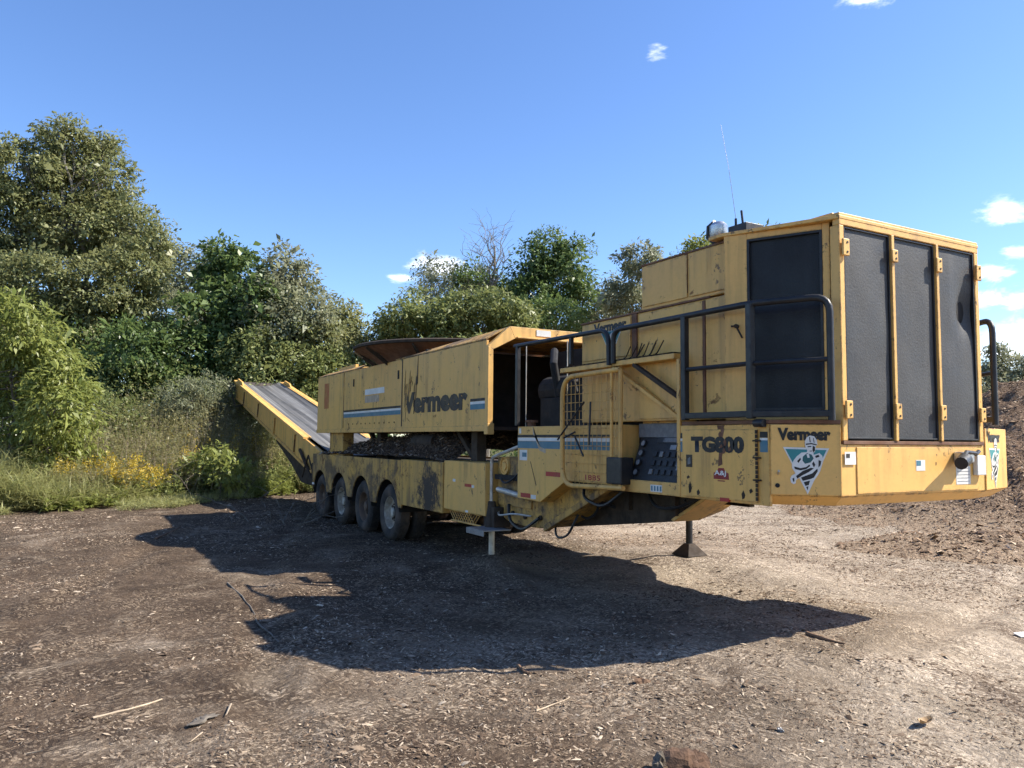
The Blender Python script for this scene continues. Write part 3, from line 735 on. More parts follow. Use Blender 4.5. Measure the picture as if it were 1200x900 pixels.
# --- guard railing along the side and round the corner
def arc_path(pts, r=.12, n=5):       # round the inner corners of a path
    P = [Vector(p) for p in pts]; out = [P[0]]
    for i in range(1, len(P)-1):
        a, b, c = P[i-1], P[i], P[i+1]; d0 = (a-b).normalized(); d1 = (c-b).normalized(); rr = min(r, (a-b).length*.48, (c-b).length*.48)
        s0, s1 = b+d0*rr, b+d1*rr
        for k in range(n+1):
            t = k/n; out.append((s0*(1-t)+b*t)*(1-t)+(b*(1-t)+s1*t)*t)
    return out+[P[-1]]
for s in (0, 1):
    f = (lambda x: x) if s == 0 else mir
    XR = -.45
    rail = MB(); rail.tube(arc_path([(f(XR), 2.22, 2.34), (f(XR), 2.22, 2.665), (f(XR), .47, 2.665), (f(-.16), -.03, 2.675), (f(-.16), -.03, 1.76)]), .026, 10)
    ro = P_('guard_rail', rail, M['black'], G, 0, smooth=True)
    mb = MB(); mb.tube([(f(XR), 1.21, 2.205), (f(XR), .47, 2.20), (f(-.16), -.03, 2.21)], .019, 8); P_('middle_rail', mb, M['black'], ro, 0, smooth=True)
    mb = MB(); mb.bar((f(XR), 1.235, 1.81), (f(XR), .47, 1.81), .05, .05); mb.bar((f(XR), .47, 1.81), (f(-.16), -.03, 1.81), .05, .05); P_('bottom_rail', mb, M['black'], ro, .006)
    for y in (1.21, .47):
        mb = MB(); mb.box(f(XR)-.027, f(XR)+.027, y-.027, y+.027, 1.775, 2.66); P_('post', mb, M['black'], ro, .006)
    mb = MB(); mb.tube(arc_path([(f(XR), 4.15, 2.70), (f(XR), 2.30, 2.68), (f(XR), 2.29, 2.33)], .14), .024, 10); r1 = P_('guard_rail', mb, M['black'], G, 0, smooth=True)
    mb = MB(); mb.box(f(XR)-.022, f(XR)+.022, 4.05, 4.10, 1.76, 2.69); P_('post', mb, M['black'], r1, .004); mb = MB(); mb.box(f(XR)-.02, f(XR)+.02, 2.93, 2.97, 2.39, 2.67); P_('post', mb, M['black'], r1, .004)

# --- operator station under a shelf roof
mb = MB(); mb.box(XN-.03, .1, 1.37, 3.2, 2.315, 2.365); sh = P_('station_shelf', mb, M['yellow_old'], G, .006)
mb = MB(); mb.box(XN-.025, .05, 1.39, 3.15, 2.366, 2.378); P_('shelf_debris', mb, M['mulch_dark'], sh, 0)
mb = MB()
for i in range(8):
    y = 2.12-.062*i; x = XN+.03+.02*(i % 3); mb.tube([(x, y+.06, 2.375), (x-.01, y-.01, 2.40), (x-.02, y-.09-.02*(i % 2), 2.49+.012*(i % 3))], .006, 5)
    P_('tine', mb, M['dark_rust'], sh, 0); mb = MB()
mb = MB(); mb.box(XN-.01, XN+.05, 1.322, 1.365, 1.12, 2.314); P_('station_post', mb, Yo, G, .005)
mb = MB(); mb.box(-.22, -.19, 1.345, 2.06, 1.76, 2.315); P_('station_back_panel', mb, Yo, G, .004)
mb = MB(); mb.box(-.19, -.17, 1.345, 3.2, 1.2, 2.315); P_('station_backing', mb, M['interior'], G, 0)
mb = MB(); mb.box(XN+.001, -.17, 1.345, 2.14, 1.12, 1.235); ap = P_('station_apron', mb, Yo, G, .005)
side(rect(.16, .062), 1.73, 1.142, M['white'], 'white_label', ap, x=XN)
for i in range(4): side(rect(.022, .045), 1.72-.04*i, 1.15, M['teal'], 'label_print', ap, .003, x=XN)
mb = MB(); mb.box(-.235, -.20, 1.345, 2.10, 1.63, 1.76); P_('instruction_plate', mb, M['grey_plastic'], G, .003)
mb = MB(); q0, q1 = (XN+.02, 1.235), (-.24, 1.625)
mb.py([q0, q1, (q1[0]+.04, q1[1]), (q0[0]+.04, q0[1])], 1.375, 2.06); con = P_('control_console', mb, M['console'], G, .004)
cu_ = Vector((q1[0]-q0[0], 0, q1[1]-q0[1])).normalized(); cn_ = Vector((0, -1, 0)).cross(cu_).normalized(); CL = math.hypot(q1[0]-q0[0], q1[1]-q0[1])
def cpt(y, t, d=0): return Vector((q0[0], y, q0[1]))+cu_*t+cn_*d
mb = MB()
for i in range(4):
    mb.tube([cpt(1.98, .07+.095*i, -.01), cpt(1.98, .07+.095*i, .022)], .034, 14)
    gg = P_('gauge', mb, M['black'], con, 0); mb = MB(); mb.tube([cpt(1.98, .07+.095*i, .0225), cpt(1.98, .07+.095*i, .0235)], .026, 14); P_('dial', mb, M['steel'] if i % 2 else M['grey_plastic'], con, 0); mb = MB()
for r0 in range(3):
    for k in range(5):
        y = 1.80-.085*k; t0 = .06+.085*r0; mb = MB(); mb.prism([cpt(y, t0, .001), cpt(y-.045, t0, .001), cpt(y-.045, t0+.05, .001), cpt(y, t0+.05, .001)], cn_*.012)
        P_('switch', mb, M['black'] if (r0*3+k) % 7 else M['grey_plastic'], con, .002)
for y, w_, t0, h_, mt in ((1.72, .24, .37, .045, 'grey_plastic'), (1.60, .08, .30, .045, 'steel'), (1.80, .10, .365, .055, 'black'), (1.45, .05, .1, .05, 'steel'), (1.44, .04, .33, .06, 'black')):
    mb = MB(); mb.prism([cpt(y, t0, .001), cpt(y-w_, t0, .001), cpt(y-w_, t0+h_, .001), cpt(y, t0+h_, .001)], cn_*.008); P_('display', mb, M[mt], con, .002)
for a, b in (((XN, 2.28, 2.31), (-.30, 1.40, 1.78)), ((XN-.01, 1.95, 2.31), (XN+.02, 1.36, 1.98))):
    mb = MB(); mb.bar(a, b, .035, .05, (1, 0, 0)); P_('diagonal_strut', mb, Yo if a[1] > 2 else M['dark_rust'], G, .004)

# --- hydraulic cabinet with stripe
mb = MB(); mb.px([(4.15, 1.75), (4.15, .92), (3.64, .905), (3.12, 1.165), (2.15, 1.165), (2.15, 1.75)], XN, -.02)
cab = P_('side_cabinet', mb, Yo, G, .006)
for z0, h_, mt in ((1.625, .03, 'ink'), (1.585, .036, 'white'), (1.50, .082, 'teal')):
    side(rect(1.80, h_), 4.145, z0, M[mt], 'stripe', cab, x=XN)
side(rect(.17, .12), 4.10, 1.36, M['white'], 'white_label', cab, x=XN); side(rect(.10, .05), 4.04, 1.40, M['teal'], 'label_print', cab, .003, x=XN)
side(rect(.05, .06), 4.12, 1.67, M['white'], 'white_label', cab, x=XN)
side(rect(.29, .05), 3.52, 1.20, M['red'], 'red_label', cab, x=XN); side(rect(.22, .05), 4.07, .935, M['red'], 'red_label', cab, x=XN); side(rect(.11, .045), 3.84, .93, M['white'], 'white_label', cab, x=XN)
lettering('1885', (XN-.002, 2.76, 1.195), SIDE_R, ZUP, .26, .055, M['red'], cab, bold=.02)
side([(0, 0), (.10, -.05), (.16, -.14), (.28, -.17), (.27, -.21), (.14, -.18), (.07, -.08), (-.01, .1)], 3.80, 1.66, M['wood'], 'torn_stripe', cab, .002, x=XN)
side([(0, 0), (.012, 0), (.14, -.26), (.13, -.27)], 3.86, 1.35, M['dark_rust'], 'scratch', cab, .001, x=XN)
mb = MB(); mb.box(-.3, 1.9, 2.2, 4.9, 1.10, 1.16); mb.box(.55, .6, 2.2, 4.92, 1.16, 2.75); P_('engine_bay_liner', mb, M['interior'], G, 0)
# machinery in the bay, its shade put into a near-black colour
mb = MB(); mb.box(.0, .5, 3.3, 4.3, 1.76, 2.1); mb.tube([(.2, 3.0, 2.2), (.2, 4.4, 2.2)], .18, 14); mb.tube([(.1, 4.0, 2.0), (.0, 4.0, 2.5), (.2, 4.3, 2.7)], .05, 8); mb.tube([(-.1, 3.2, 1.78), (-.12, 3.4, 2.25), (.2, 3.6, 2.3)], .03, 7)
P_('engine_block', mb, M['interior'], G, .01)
mb = MB(); mb.tube([(-.33, 3.95, 1.75), (-.33, 3.95, 1.80)], .05, 12); mb.tube([(-.33, 3.95, 1.80), (-.33, 3.95, 1.825)], .075, 12); P_('filler_cap', mb, M['rust'], G, 0)
for x, y in ((-.35, 4.05), (-.2, 3.4)):
    mb = MB(); mb.tube([(x, y, 1.75), (x, y, 2.7)], .006, 5); P_('control_cable', mb, M['chrome'], G, 0)

# --- mesh guard gate
XG = XN-.085
fr = [(XG, 3.06, 2.255), (XG, 3.06, 1.125), (XG, 2.02, 1.16)]
mb = MB(); mb.tube(arc_path([(XG, 2.06, 2.27), (XG, 3.06, 2.255), (XG, 3.06, 1.125), (XG, 2.02, 1.155)], .22, 7), .026, 10); gate = P_('guard_gate', mb, Yo, G, 0, smooth=True)
mb = MB(); mb.tube([(XG, 2.06, 2.27), (XG, 2.06, 1.155)], .022, 8); mb.tube([(XG, 2.20, 2.265), (XG, 2.20, 1.15)], .016, 8); P_('gate_post', mb, Yo, gate, 0, smooth=True)
mb = MB()
for i in range(12): y = 2.13+.076*i; zz = 1.16 if y < 2.85 else 1.16+.12*((y-2.85)/.2); mb.tube([(XG-.004, y, zz), (XG-.004, y, 2.24 if y < 2.85 else 2.2)], .0036, 4, False)
for i in range(12): z = 1.19+.088*i; mb.tube([(XG+.004, 2.07, z), (XG+.004, 3.04 if 0 < i < 11 else 2.93, z)], .0036, 4, False)
P_('wire_mesh', mb, M['yellow_old'], gate, 0, kind='stuff')
mb = MB(); mb.box(XG-.03, XN+.04, 2.02, 2.25, 1.185, 1.44); P_('black_box', mb, M['black'], gate, .012)
for a, b in (((XG-.02, 3.12, 1.60), (XG-.03, 2.62, 1.98)), ((XG-.02, 2.52, 1.98), (XG-.03, 2.53, 1.55)), ((XG-.02, 2.80, 1.64), (XG-.03, 2.63, 1.44)), ((XG-.02, 3.0, 1.62), (XG-.03, 2.78, 1.68))):
    mb = MB(); mb.tube([a, b], .010, 6); P_('loose_strap', mb, M['black'], gate, 0)

# --- pulley guard recess, handle tube and access ladder behind the cabinet
mb = MB(); mb.px([(4.93, 1.38), (4.93, .78), (4.1, .78), (4.1, 1.40)], -.24, -.20); gp = P_('pulley_guard', mb, Yd, G, .005)
mb = MB(); mb.lathe([(0, -.03), (.05, -.03), (.055, -.015), (.09, -.015), (.095, -.03), (.11, -.03), (.115, .0)], (-.24, 4.72, 1.27), 'X', 20); P_('pulley', mb, Yo, gp, 0, smooth=True)
mb = MB(); mb.tube(arc_path([(-.32, 4.95, .80), (-.32, 4.95, 1.36), (-.32, 4.80, 1.40), (-.34, 4.20, 1.52)], .08), .022, 8); P_('handle_tube', mb, M['chrome'], gp, 0, smooth=True)
mb = MB(); mb.tube([(-.33, 4.75, .98), (-.33, 4.12, .93)], .035, 10); P_('hydraulic_cylinder', mb, M['chrome'], gp, 0, smooth=True)
# --- gooseneck belly and beams
bel = [(4.98, 1.0), (4.97, .78), (4.90, .66), (4.70, .59), (4.3, .565), (3.95, .575), (3.60, .63), (3.30, .74), (2.9, .95), (2.62, 1.12)]
mb = MB(); mb.px(bel, -.22, mir(-.22)); P_('gooseneck_belly', mb, Yd, G, .01)
mb = MB(); mb.bar((-.27, 3.72, .60), (-.27, 2.50, 1.14), .07, .07); P_('gooseneck_brace', mb, Yd, G, .006)
mb = MB(); mb.px([(3.6, 1.14), (3.6, .62), (2.25, .79), (1.88, .84), (1.40, 1.10), (1.30, 1.14)], .0, .05); P_('frame_beam', mb, M['dark_rust'], G, .006); mb = MB(); mb.px([(3.6, 1.14), (3.6, .62), (2.25, .79), (1.88, .84), (1.40, 1.10), (1.30, 1.14)], .28, .32)
P_('frame_beam', mb, M['dark_rust'], G, .006)
mb = MB(); mb.prism([(-.01, 1.88, .838), (.33, 1.88, .838), (.33, 1.36, 1.118), (-.01, 1.36, 1.118)], (0, .03, .02)); P_('nose_skid', mb, Yo, G, .004)
mb = MB(); mb.box(.052, .278, 1.92, 3.58, .90, .915); P_('light_gap_blocker', mb, M['dark_rust'], G, .003)  # added plate between the beams, closes a lit hole in the ground shadow
mb = MB(); mb.box(.33, 2.1, 1.31, 4.6, 1.075, 1.095); P_('shadow_filler_plate', mb, M['dark_rust'], G, .003)  # unseen sheet added to fill out the shadow cast on the ground
mb = MB()
for x, y in ((.3, 2.6), (.9, 2.3), (1.3, 2.9)):
    mb = MB(); mb.box(x, x+.08, y-.5, y+.5, .95, 1.05); P_('cross_member', mb, M['dark_rust'], G, .004)
for pth, r_ in (([(-.1, 2.9, .95), (.1, 2.7, .86), (.2, 2.2, .98), (.0, 1.7, 1.05)], .018), ([(-.15, 3.3, .9), (-.12, 3.2, .74), (-.1, 3.0, .8), (-.1, 2.9, 1.0)], .014)):
    mb = MB(); mb.tube(arc_path(pth, .15), r_, 6); P_('hose', mb, M['black'], G, 0, smooth=True)

for pth, r_, mt in (([(-.26, 4.6, .80), (-.34, 4.45, .62), (-.30, 4.2, .52), (-.25, 3.9, .70)], .02, 'black'), ([(-.27, 4.85, 1.15), (-.33, 4.6, 1.05), (-.31, 4.4, 1.12), (-.25, 4.2, 1.3)], .014, 'black'), ([(-.24, 3.0, 1.13), (-.33, 2.9, 1.0), (-.30, 2.6, .92), (-.2, 2.35, 1.12)], .016, 'black'),
                    ([(-.05, 2.2, 1.1), (-.12, 2.0, .96), (-.1, 1.7, .98), (.0, 1.5, 1.1)], .016, 'black'), ([(-.22, 3.6, .66), (-.28, 3.5, .52), (-.26, 3.3, .55), (-.22, 3.15, .80)], .013, 'black'), ([(-.24, 4.88, .72), (-.36, 4.7, .66), (-.36, 4.3, .72), (-.24, 4.1, .70)], .012, 'chrome')):
    mb = MB(); mb.tube(arc_path(pth, .12), r_, 6); P_('hose', mb, M[mt], G, 0, smooth=True)
for y, z in ((4.55, .70), (4.25, .68), (3.9, .70), (3.5, .74)):
    mb = MB(); mb.tube([(-.22, y, z), (-.245, y, z)], .03, 8); P_('bolt', mb, M['dark_rust'], G, 0)
for y in (2.5, 1.8):
    mb = MB(); mb.box(-.05, .0, y, y+.07, .9, 1.12); P_('bracket', mb, M['dark_rust'], G, .004)

# --- chassis skirts, wheel arches
WY = [8.50, 9.83, 11.16, 12.49]; WZ, WR = .375, .455
def arch_poly(y0, y1, z0, z1, ys, r):
    pts = [(y0, z1), (y0, z0)]
    for yc in ys:
        for k in range(13):
            a = math.pi-math.pi*k/12
            yy, zz = yc+r*math.cos(a), WZ+.02+r*1.0*math.sin(a)
            pts.append((yy, max(zz, z0)))
    return pts+[(y1, z0), (y1, z1)]
for s in (0, 1):
    f = (lambda x: x) if s == 0 else mir
    mb = MB(); mb.px(arch_poly(7.84, 13.05, .50, 1.255, WY, .53), f(XN), f(XN+.025)); sk = P_('fender_skirt', mb, Yd, G, .004)
    mb = MB()
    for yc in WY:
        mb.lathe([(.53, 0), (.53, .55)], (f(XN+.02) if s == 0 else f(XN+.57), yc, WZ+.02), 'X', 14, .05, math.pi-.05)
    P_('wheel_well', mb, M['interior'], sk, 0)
    mb = MB(); mb.box(min(f(XN-.02), f(XN+.30)), max(f(XN-.02), f(XN+.30)), 6.22, 7.835, .56, 1.27); P_('tool_box', mb, M['yellow_splash'], G, .008)
    mb = MB(); mb.box(min(f(XN-.004), f(XN+.30)), max(f(XN-.004), f(XN+.30)), 4.96, 6.21, .63, 1.30); tb = P_('side_tank', mb, Yo, G, .008)
    if s == 0:
        side(rect(.20, .04), 5.55, .97, M['red'], 'red_label', tb, x=XN-.004); side(rect(.08, .035), 5.92, 1.02, M['white'], 'white_label', tb, x=XN-.004); side(rect(.07, .035), 5.34, .965, M['white'], 'white_label', tb, x=XN-.004)
        side(rect(.08, .028), 5.52, .575+.06, M['white'], 'white_label', tb, x=XN-.004)
        # muddy splash thrown against the tool box
mb = MB(); mb.box(XN+.03, mir(XN+.03), 5.0, 13.0, .95, 1.22); P_('chassis_frame', mb, M['dark_rust'], G, .01)
mb = MB()
for i in range(9):
    for sgn in (-1, 1): mb.tube([(XN+.02, 5.30+.075*i, .49), (XN+.02, 5.30+.075*i+.17*sgn, .63)], .006, 4)
mb.tube([(XN+.02, 5.1, .49), (XN+.02, 6.0, .49)], .012, 6); mb.tube([(XN+.02, 5.1, .628), (XN+.02, 6.0, .628)], .012, 6)
P_('expanded_steel_step', mb, M['yellow_old'], G, 0, kind='stuff')
# reflectors at the rear of the skirt
mb = MB(); mb.box(XN-.012, XN-.001, 12.90, 13.04, .60, .64); P_('reflector', mb, M['white'], G, 0)

# --- wheels
def tyre_mesh(x0, wdt):
    r = WR; b = MB()
    prof = [(.265, .03), (.30, .012), (.37, .0), (.42, .010), (.447, .035), (r, .06), (r, wdt-.06), (.447, wdt-.035), (.42, wdt-.01), (.37, wdt), (.30, wdt-.012), (.265, wdt-.03)]
    b.lathe(prof, (x0, 0, 0), 'X', 40)
    for k in range(40):       # tread blocks
        a = 2*math.pi*k/40
        for h0, h1, da in ((.045, .11, 0), (.13, .19, .5)):
            a0 = a+da*.157; a1 = a0+.105
            vs_ = []
            for aa in (a0, a1):
                for hh in (h0, h1):
                    for rr in (r-.004, r+.011): vs_.append((x0+hh, rr*math.cos(aa), rr*math.sin(aa)))
            b.add(vs_, [(0, 1, 3, 2), (4, 6, 7, 5), (0, 4, 5, 1), (2, 3, 7, 6), (1, 5, 7, 3)])
    return b
def rim_mesh():
    b = MB(); b.lathe([(.275, .035), (.262, .028), (.25, .045), (.245, .10), (.235, .13), (.15, .145), (.13, .115), (.085, .105), (.08, .06), (.05, .05), (0, .048)], (0, 0, 0), 'X', 32)
    return b
def make_wheel(rimmat):
    hub = MB(); hub.lathe([(.11, .118), (.105, .10), (.10, .085), (.06, .08)], (0, 0, 0), 'X', 16)
    for k in range(10):
        a = 2*math.pi*k/10; hub.tube([(.13, .13*math.cos(a), .13*math.sin(a)), (.095, .13*math.cos(a), .13*math.sin(a))], .014, 6)
    w = hub.build('wheel', M['dark_rust'])
    t1 = tyre_mesh(0, .235).build('tyre', M['rubber'], smooth=True); t1.parent = w
    t2 = tyre_mesh(.29, .235).build('tyre', M['rubber'], smooth=True); t2.parent = w
    rm = rim_mesh().build('rim', rimmat, smooth=True); rm.parent = w
    return w
w0 = make_wheel(M['rim'])
kids0 = list(w0.children)
rims = [M['rim'], M['rim_brown'], M['rim'], M['rim_brown']]
first = True
for i, y in enumerate(WY):
    for s in (0, 1):
        if first: w = w0; first = False
        else:
            w = w0.copy(); C.objects.link(w)
            for ch in kids0:
                c = ch.copy(); C.objects.link(c); c.parent = w
                if ch.name.startswith('rim') and i in (1, 3): 
                    c.data = ch.data.copy(); c.data.materials[0] = M['rim_brown']
        attach(w, G)
        w.location = (XN+.035, y, WZ) if s == 0 else (mir(XN+.035), y, WZ)
        w.rotation_euler = (rnd.uniform(0, 6), 0, 0 if s == 0 else math.pi)
for y in WY:
    mb = MB(); mb.tube([(XN+.2, y, WZ), (mir(XN+.2), y, WZ)], .07, 10); P_('axle', mb, M['dark_rust'], G, 0)

# --- hopper body round the tub
hb = MB(); hb.box(XN, XN+.04, 4.98, 12.80, 1.70, 2.87); hopper = P_('hopper_side', hb, Yo, G, .006)
hb = MB(); hb.box(mir(XN+.04), mir(XN), 4.98, 12.80, 1.70, 2.87); P_('hopper_side', hb, Yo, G, .006)
hb = MB(); hb.box(XN+.04, mir(XN+.04), 12.74, 12.80, 1.70, 2.87); P_('hopper_end', hb, Yo, G, .006)
hb = MB(); hb.box(XN+.04, mir(XN+.04), 5.0, 12.74, 1.72, 1.76); P_('hopper_floor', hb, M['dark_rust'], G, 0)
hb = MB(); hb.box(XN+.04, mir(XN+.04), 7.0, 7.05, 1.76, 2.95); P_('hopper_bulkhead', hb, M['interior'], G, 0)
for s in (0, 1):
    f = (lambda x: x) if s == 0 else mir
    hb = MB(); hb.prism([(f(XN), 4.985, 2.872), (f(XN), 7.4, 2.872), (f(-.12), 7.4, 2.985), (f(-.12), 4.985, 3.03)], (0, 0, .02)); P_('hopper_shoulder', hb, M['yellow_dirty'], G, .003); hb = MB(); hb.prism([(f(XN), 7.41, 2.872), (f(XN), 8.2, 2.872), (f(-.28), 8.2, 2.90), (f(-.20), 7.41, 2.95)], (0, 0, .02)); P_('hopper_shoulder', hb, M['yellow_dirty'], G, .003); hb = MB()
    hb.prism([(f(XN), 10.0, 2.872), (f(XN), 12.80, 2.872), (f(-.15), 12.80, 2.975), (f(-.15), 10.4, 2.975)], (0, 0, .02))
    P_('hopper_shoulder', hb, M['yellow_dirty'], G, .003)
hb = MB(); hb.box(XN+.25, mir(XN+.25), 10.8, 12.8, 2.96, 2.99); P_('hopper_deck', hb, M['yellow_old'], G, .004)
hb = MB(); hb.box(-.11, mir(-.11), 4.99, 7.04, 2.985, 3.005); P_('hopper_roof', hb, M['yellow_dirty'], G, .003)
hb = MB(); hb.box(XN+.3, XN+.36, 11.2, 12.3, 2.992, 3.07); P_('deck_rib', hb, Yl, G, .004)
# panel seams, ribs, stripe, lettering on the near side
for y in (7.88, 10.96):
    hb = MB(); hb.box(XN-.006, XN-.0005, y-.016, y+.016, 1.79, 2.865); P_('seam', hb, M['ink_old'] if y < 8 else M['yellow_dirty'], hopper, 0)
hb = MB(); hb.box(XN-.014, XN-.0005, 4.985, 12.80, 1.70, 1.775); P_('bottom_rail', hb, Yo, hopper, .004)
for y0, y1 in ((10.94, 7.93), (5.42, 5.0)):
    for z0, h_, mt in ((2.092, .036, 'ink'), (2.055, .034, 'white'), (1.985, .07, 'teal')):
        side(rect(y0-y1, h_), y0, z0, M[mt], 'stripe', hopper, x=XN-.001)
lettering('Vermeer', (XN-.003, 7.80, 1.985), SIDE_R, ZUP, 2.30, .33, M['ink_old'], hopper, bold=.055, label='large scuffed black lettering')
side(rect(.33, .52), 12.30, 2.20, M['red_faded'], 'faded_red_label', hopper, x=XN-.001)
side(rect(1.0, .10), 9.70, 2.37, M['white'], 'white_label', hopper, x=XN-.001); side(rect(.75, .12), 9.70, 2.23, M['wood'], 'faded_label', hopper, x=XN-.001)
for y in (8.05, 10.35):
    hb = MB(); hb.box(XN-.008, XN-.001, y-.03, y+.03, 2.56, 2.70); P_('slot', hb, M['interior'], hopper, 0)
for k in range(26):
    y = 7.82-rnd.uniform(0, .55)**1.0; z = rnd.uniform(1.85, 2.55); h_ = rnd.uniform(.06, .38); w_ = rnd.uniform(.012, .06)
    side([(0, 0), (w_, .03), (w_*.7+.02, h_), (.02, h_*.8)], y, z, M['yellow_dirty'] if k % 3 else M['dark_rust'], 'scrape', hopper, .0012+.0001*k, x=XN-.003)
hb = MB()
for i in range(11):
    y = 8.2+.24*i; hb.tube([(XN-.0005, y, 1.86), (XN-.010, y, 1.86)], .014, 6)
P_('rivet_row', hb, M['yellow_dirty'], hopper, 0, kind='stuff')
# sunlit end frame
def ring_xz(pts_o, pts_i, y0, y1):
    b = MB(); n = len(pts_o)
    for i in range(n-1): b.py([pts_o[i], pts_o[i+1], pts_i[i+1], pts_i[i]], y0, y1)
    return b
po = [(XN-.012, 1.70), (XN-.012, 2.79), (-.10, 3.06), (mir(-.10), 3.06), (mir(XN-.012), 2.79), (mir(XN-.012), 1.70)]
pi_ = [(XN+.062, 1.70), (XN+.062, 2.745), (-.02, 2.905), (mir(-.02), 2.905), (mir(XN+.062), 2.765), (mir(XN+.062), 1.70)]
ef = P_('end_frame', ring_xz(po, pi_, 4.90, 4.98), Yl, G, .004)
hb = MB(); hb.box(XN-.02, XN+.075, 4.885, 4.985, 1.66, 1.80); P_('frame_foot', hb, Yl, ef, .005)
hb = MB(); hb.box(.0, 1.78, 4.87, 4.899, 2.912, 2.93); P_('frame_lip', hb, Yl, ef, .002)
hb = MB(); hb.box(.30, .52, 4.892, 4.8995, 2.96, 3.04); P_('white_label', hb, M['white'], ef, 0)

# --- the tub: flared rusty bowl with a rim
TC = (XM, 8.8, 0)
tb = MB(); tb.lathe([(1.14, 2.2), (1.17, 2.70), (1.25, 2.86), (1.44, 3.00), (1.70, 3.12), (1.68, 3.12), (1.41, 2.985), (1.22, 2.84), (1.14, 2.68), (1.10, 2.2)], TC, 'Z', 64)
tub = tb.build('tub', M['rust'], G, smooth=True)
tb = MB(); tb.lathe([(1.695, 3.118), (1.735, 3.125), (1.74, 3.165), (1.70, 3.185), (1.67, 3.165), (1.68, 3.125)], TC, 'Z', 64); tb.build('tub_rim', M['dark_rust'], tub, smooth=True)
for a in (2.2, 2.75, 3.3, 3.9, 4.5, 5.1, 5.7, .2, .9, 1.5):
    tb = MB(); c_, s_ = math.cos(a), math.sin(a)
    tb.prism([(TC[0]+r*c_, TC[1]+r*s_, z) for r, z in ((1.20, 2.76), (1.27, 2.86), (1.45, 2.995), (1.70, 3.11), (1.72, 3.08), (1.34, 2.84))], (-s_*.018, c_*.018, 0)); P_('gusset', tb, M['dark_rust'], tub, 0)
tb = MB(); a = 2.62; c_, s_ = math.cos(a), math.sin(a); tb.tube([(TC[0]+1.36*c_, TC[1]+1.36*s_+.1, 2.89), (TC[0]+1.72*math.cos(a+.25), TC[1]+1.72*math.sin(a+.25), 3.10)], .016, 6); P_('cylinder_rod', tb, M['chrome'], tub, 0)

# --- supports and mulch debris between chassis and hopper
mb = MB(); mb.box(XN+.08, XN+.30, 11.2, 12.1, 1.22, 1.70); P_('support_block', mb, Yd, G, .008)
for y in (5.6, 6.9, 9.4):
    mb = MB(); mb.box(XN+.20, XN+.34, y, y+.18, 1.2, 1.70); mb.bar((XN+.27, y+.1, 1.25), (XN+.27, y+.7, 1.70), .07, .07); P_('support_leg', mb, M['dark_rust'], G, .006)
mb = MB(); mb.tube([(XN+.2, 6.9, 1.55), (XN+.2, 7.7, 1.55)], .12, 12); mb.tube([(XN+.12, 6.6, 1.45), (XN+.1, 6.9, 1.38), (XN+.15, 7.2, 1.62)], .03, 7); P_('drive_motor', mb, M['dark_rust'], G, 0, smooth=True)
ys_, xs_ = np.meshgrid(np.arange(6.1, 13.0, .09), np.arange(XN+.02, 1.9, .09))
zz = 1.25+.05*fbm(xs_*3, ys_*3, 3, 51)+np.clip(.75*np.exp(-((ys_-7.2)/.95)**2)*np.clip((xs_-XN)/.32, .08, 1)+.34*np.exp(-((ys_-9.4)/1.7)**2)*np.clip((xs_-XN)/.25, .2, 1)+.12*np.exp(-((ys_-11.6)/1.0)**2)*np.clip((xs_-XN)/.3, .1, 1), 0, .44)
r_, c_ = ys_.shape; idx = np.arange(r_*c_).reshape(r_, c_)
F = np.stack((idx[:-1, :-1], idx[1:, :-1], idx[1:, 1:], idx[:-1, 1:]), -1).reshape(-1, 4)
db = obj('mulch_debris', mesh_np('mulch_debris', np.stack((xs_, ys_, zz), -1).reshape(-1, 3), F, M['mulch_dark'], True), G); db['kind'] = 'stuff'
n = 5000; qx = rng.uniform(XN+.01, .7, n); qy = rng.uniform(6.2, 12.7, n)
qz = 1.25+np.clip(.75*np.exp(-((qy-7.2)/.95)**2)*np.clip((qx-XN)/.32, .08, 1)+.34*np.exp(-((qy-9.4)/1.7)**2)*np.clip((qx-XN)/.25, .2, 1)+.12*np.exp(-((qy-11.6)/1.0)**2)*np.clip((qx-XN)/.3, .1, 1), 0, .44)+.02
ln = np.exp(rng.normal(-2.9, .4, n)); c2 = obj('loose_chips', chips_mesh('debris_chips', np.column_stack((qx, qy, qz)), ln, ln*.3, ln*.15, M['chips_red'], .4), db); c2['kind'] = 'stuff'

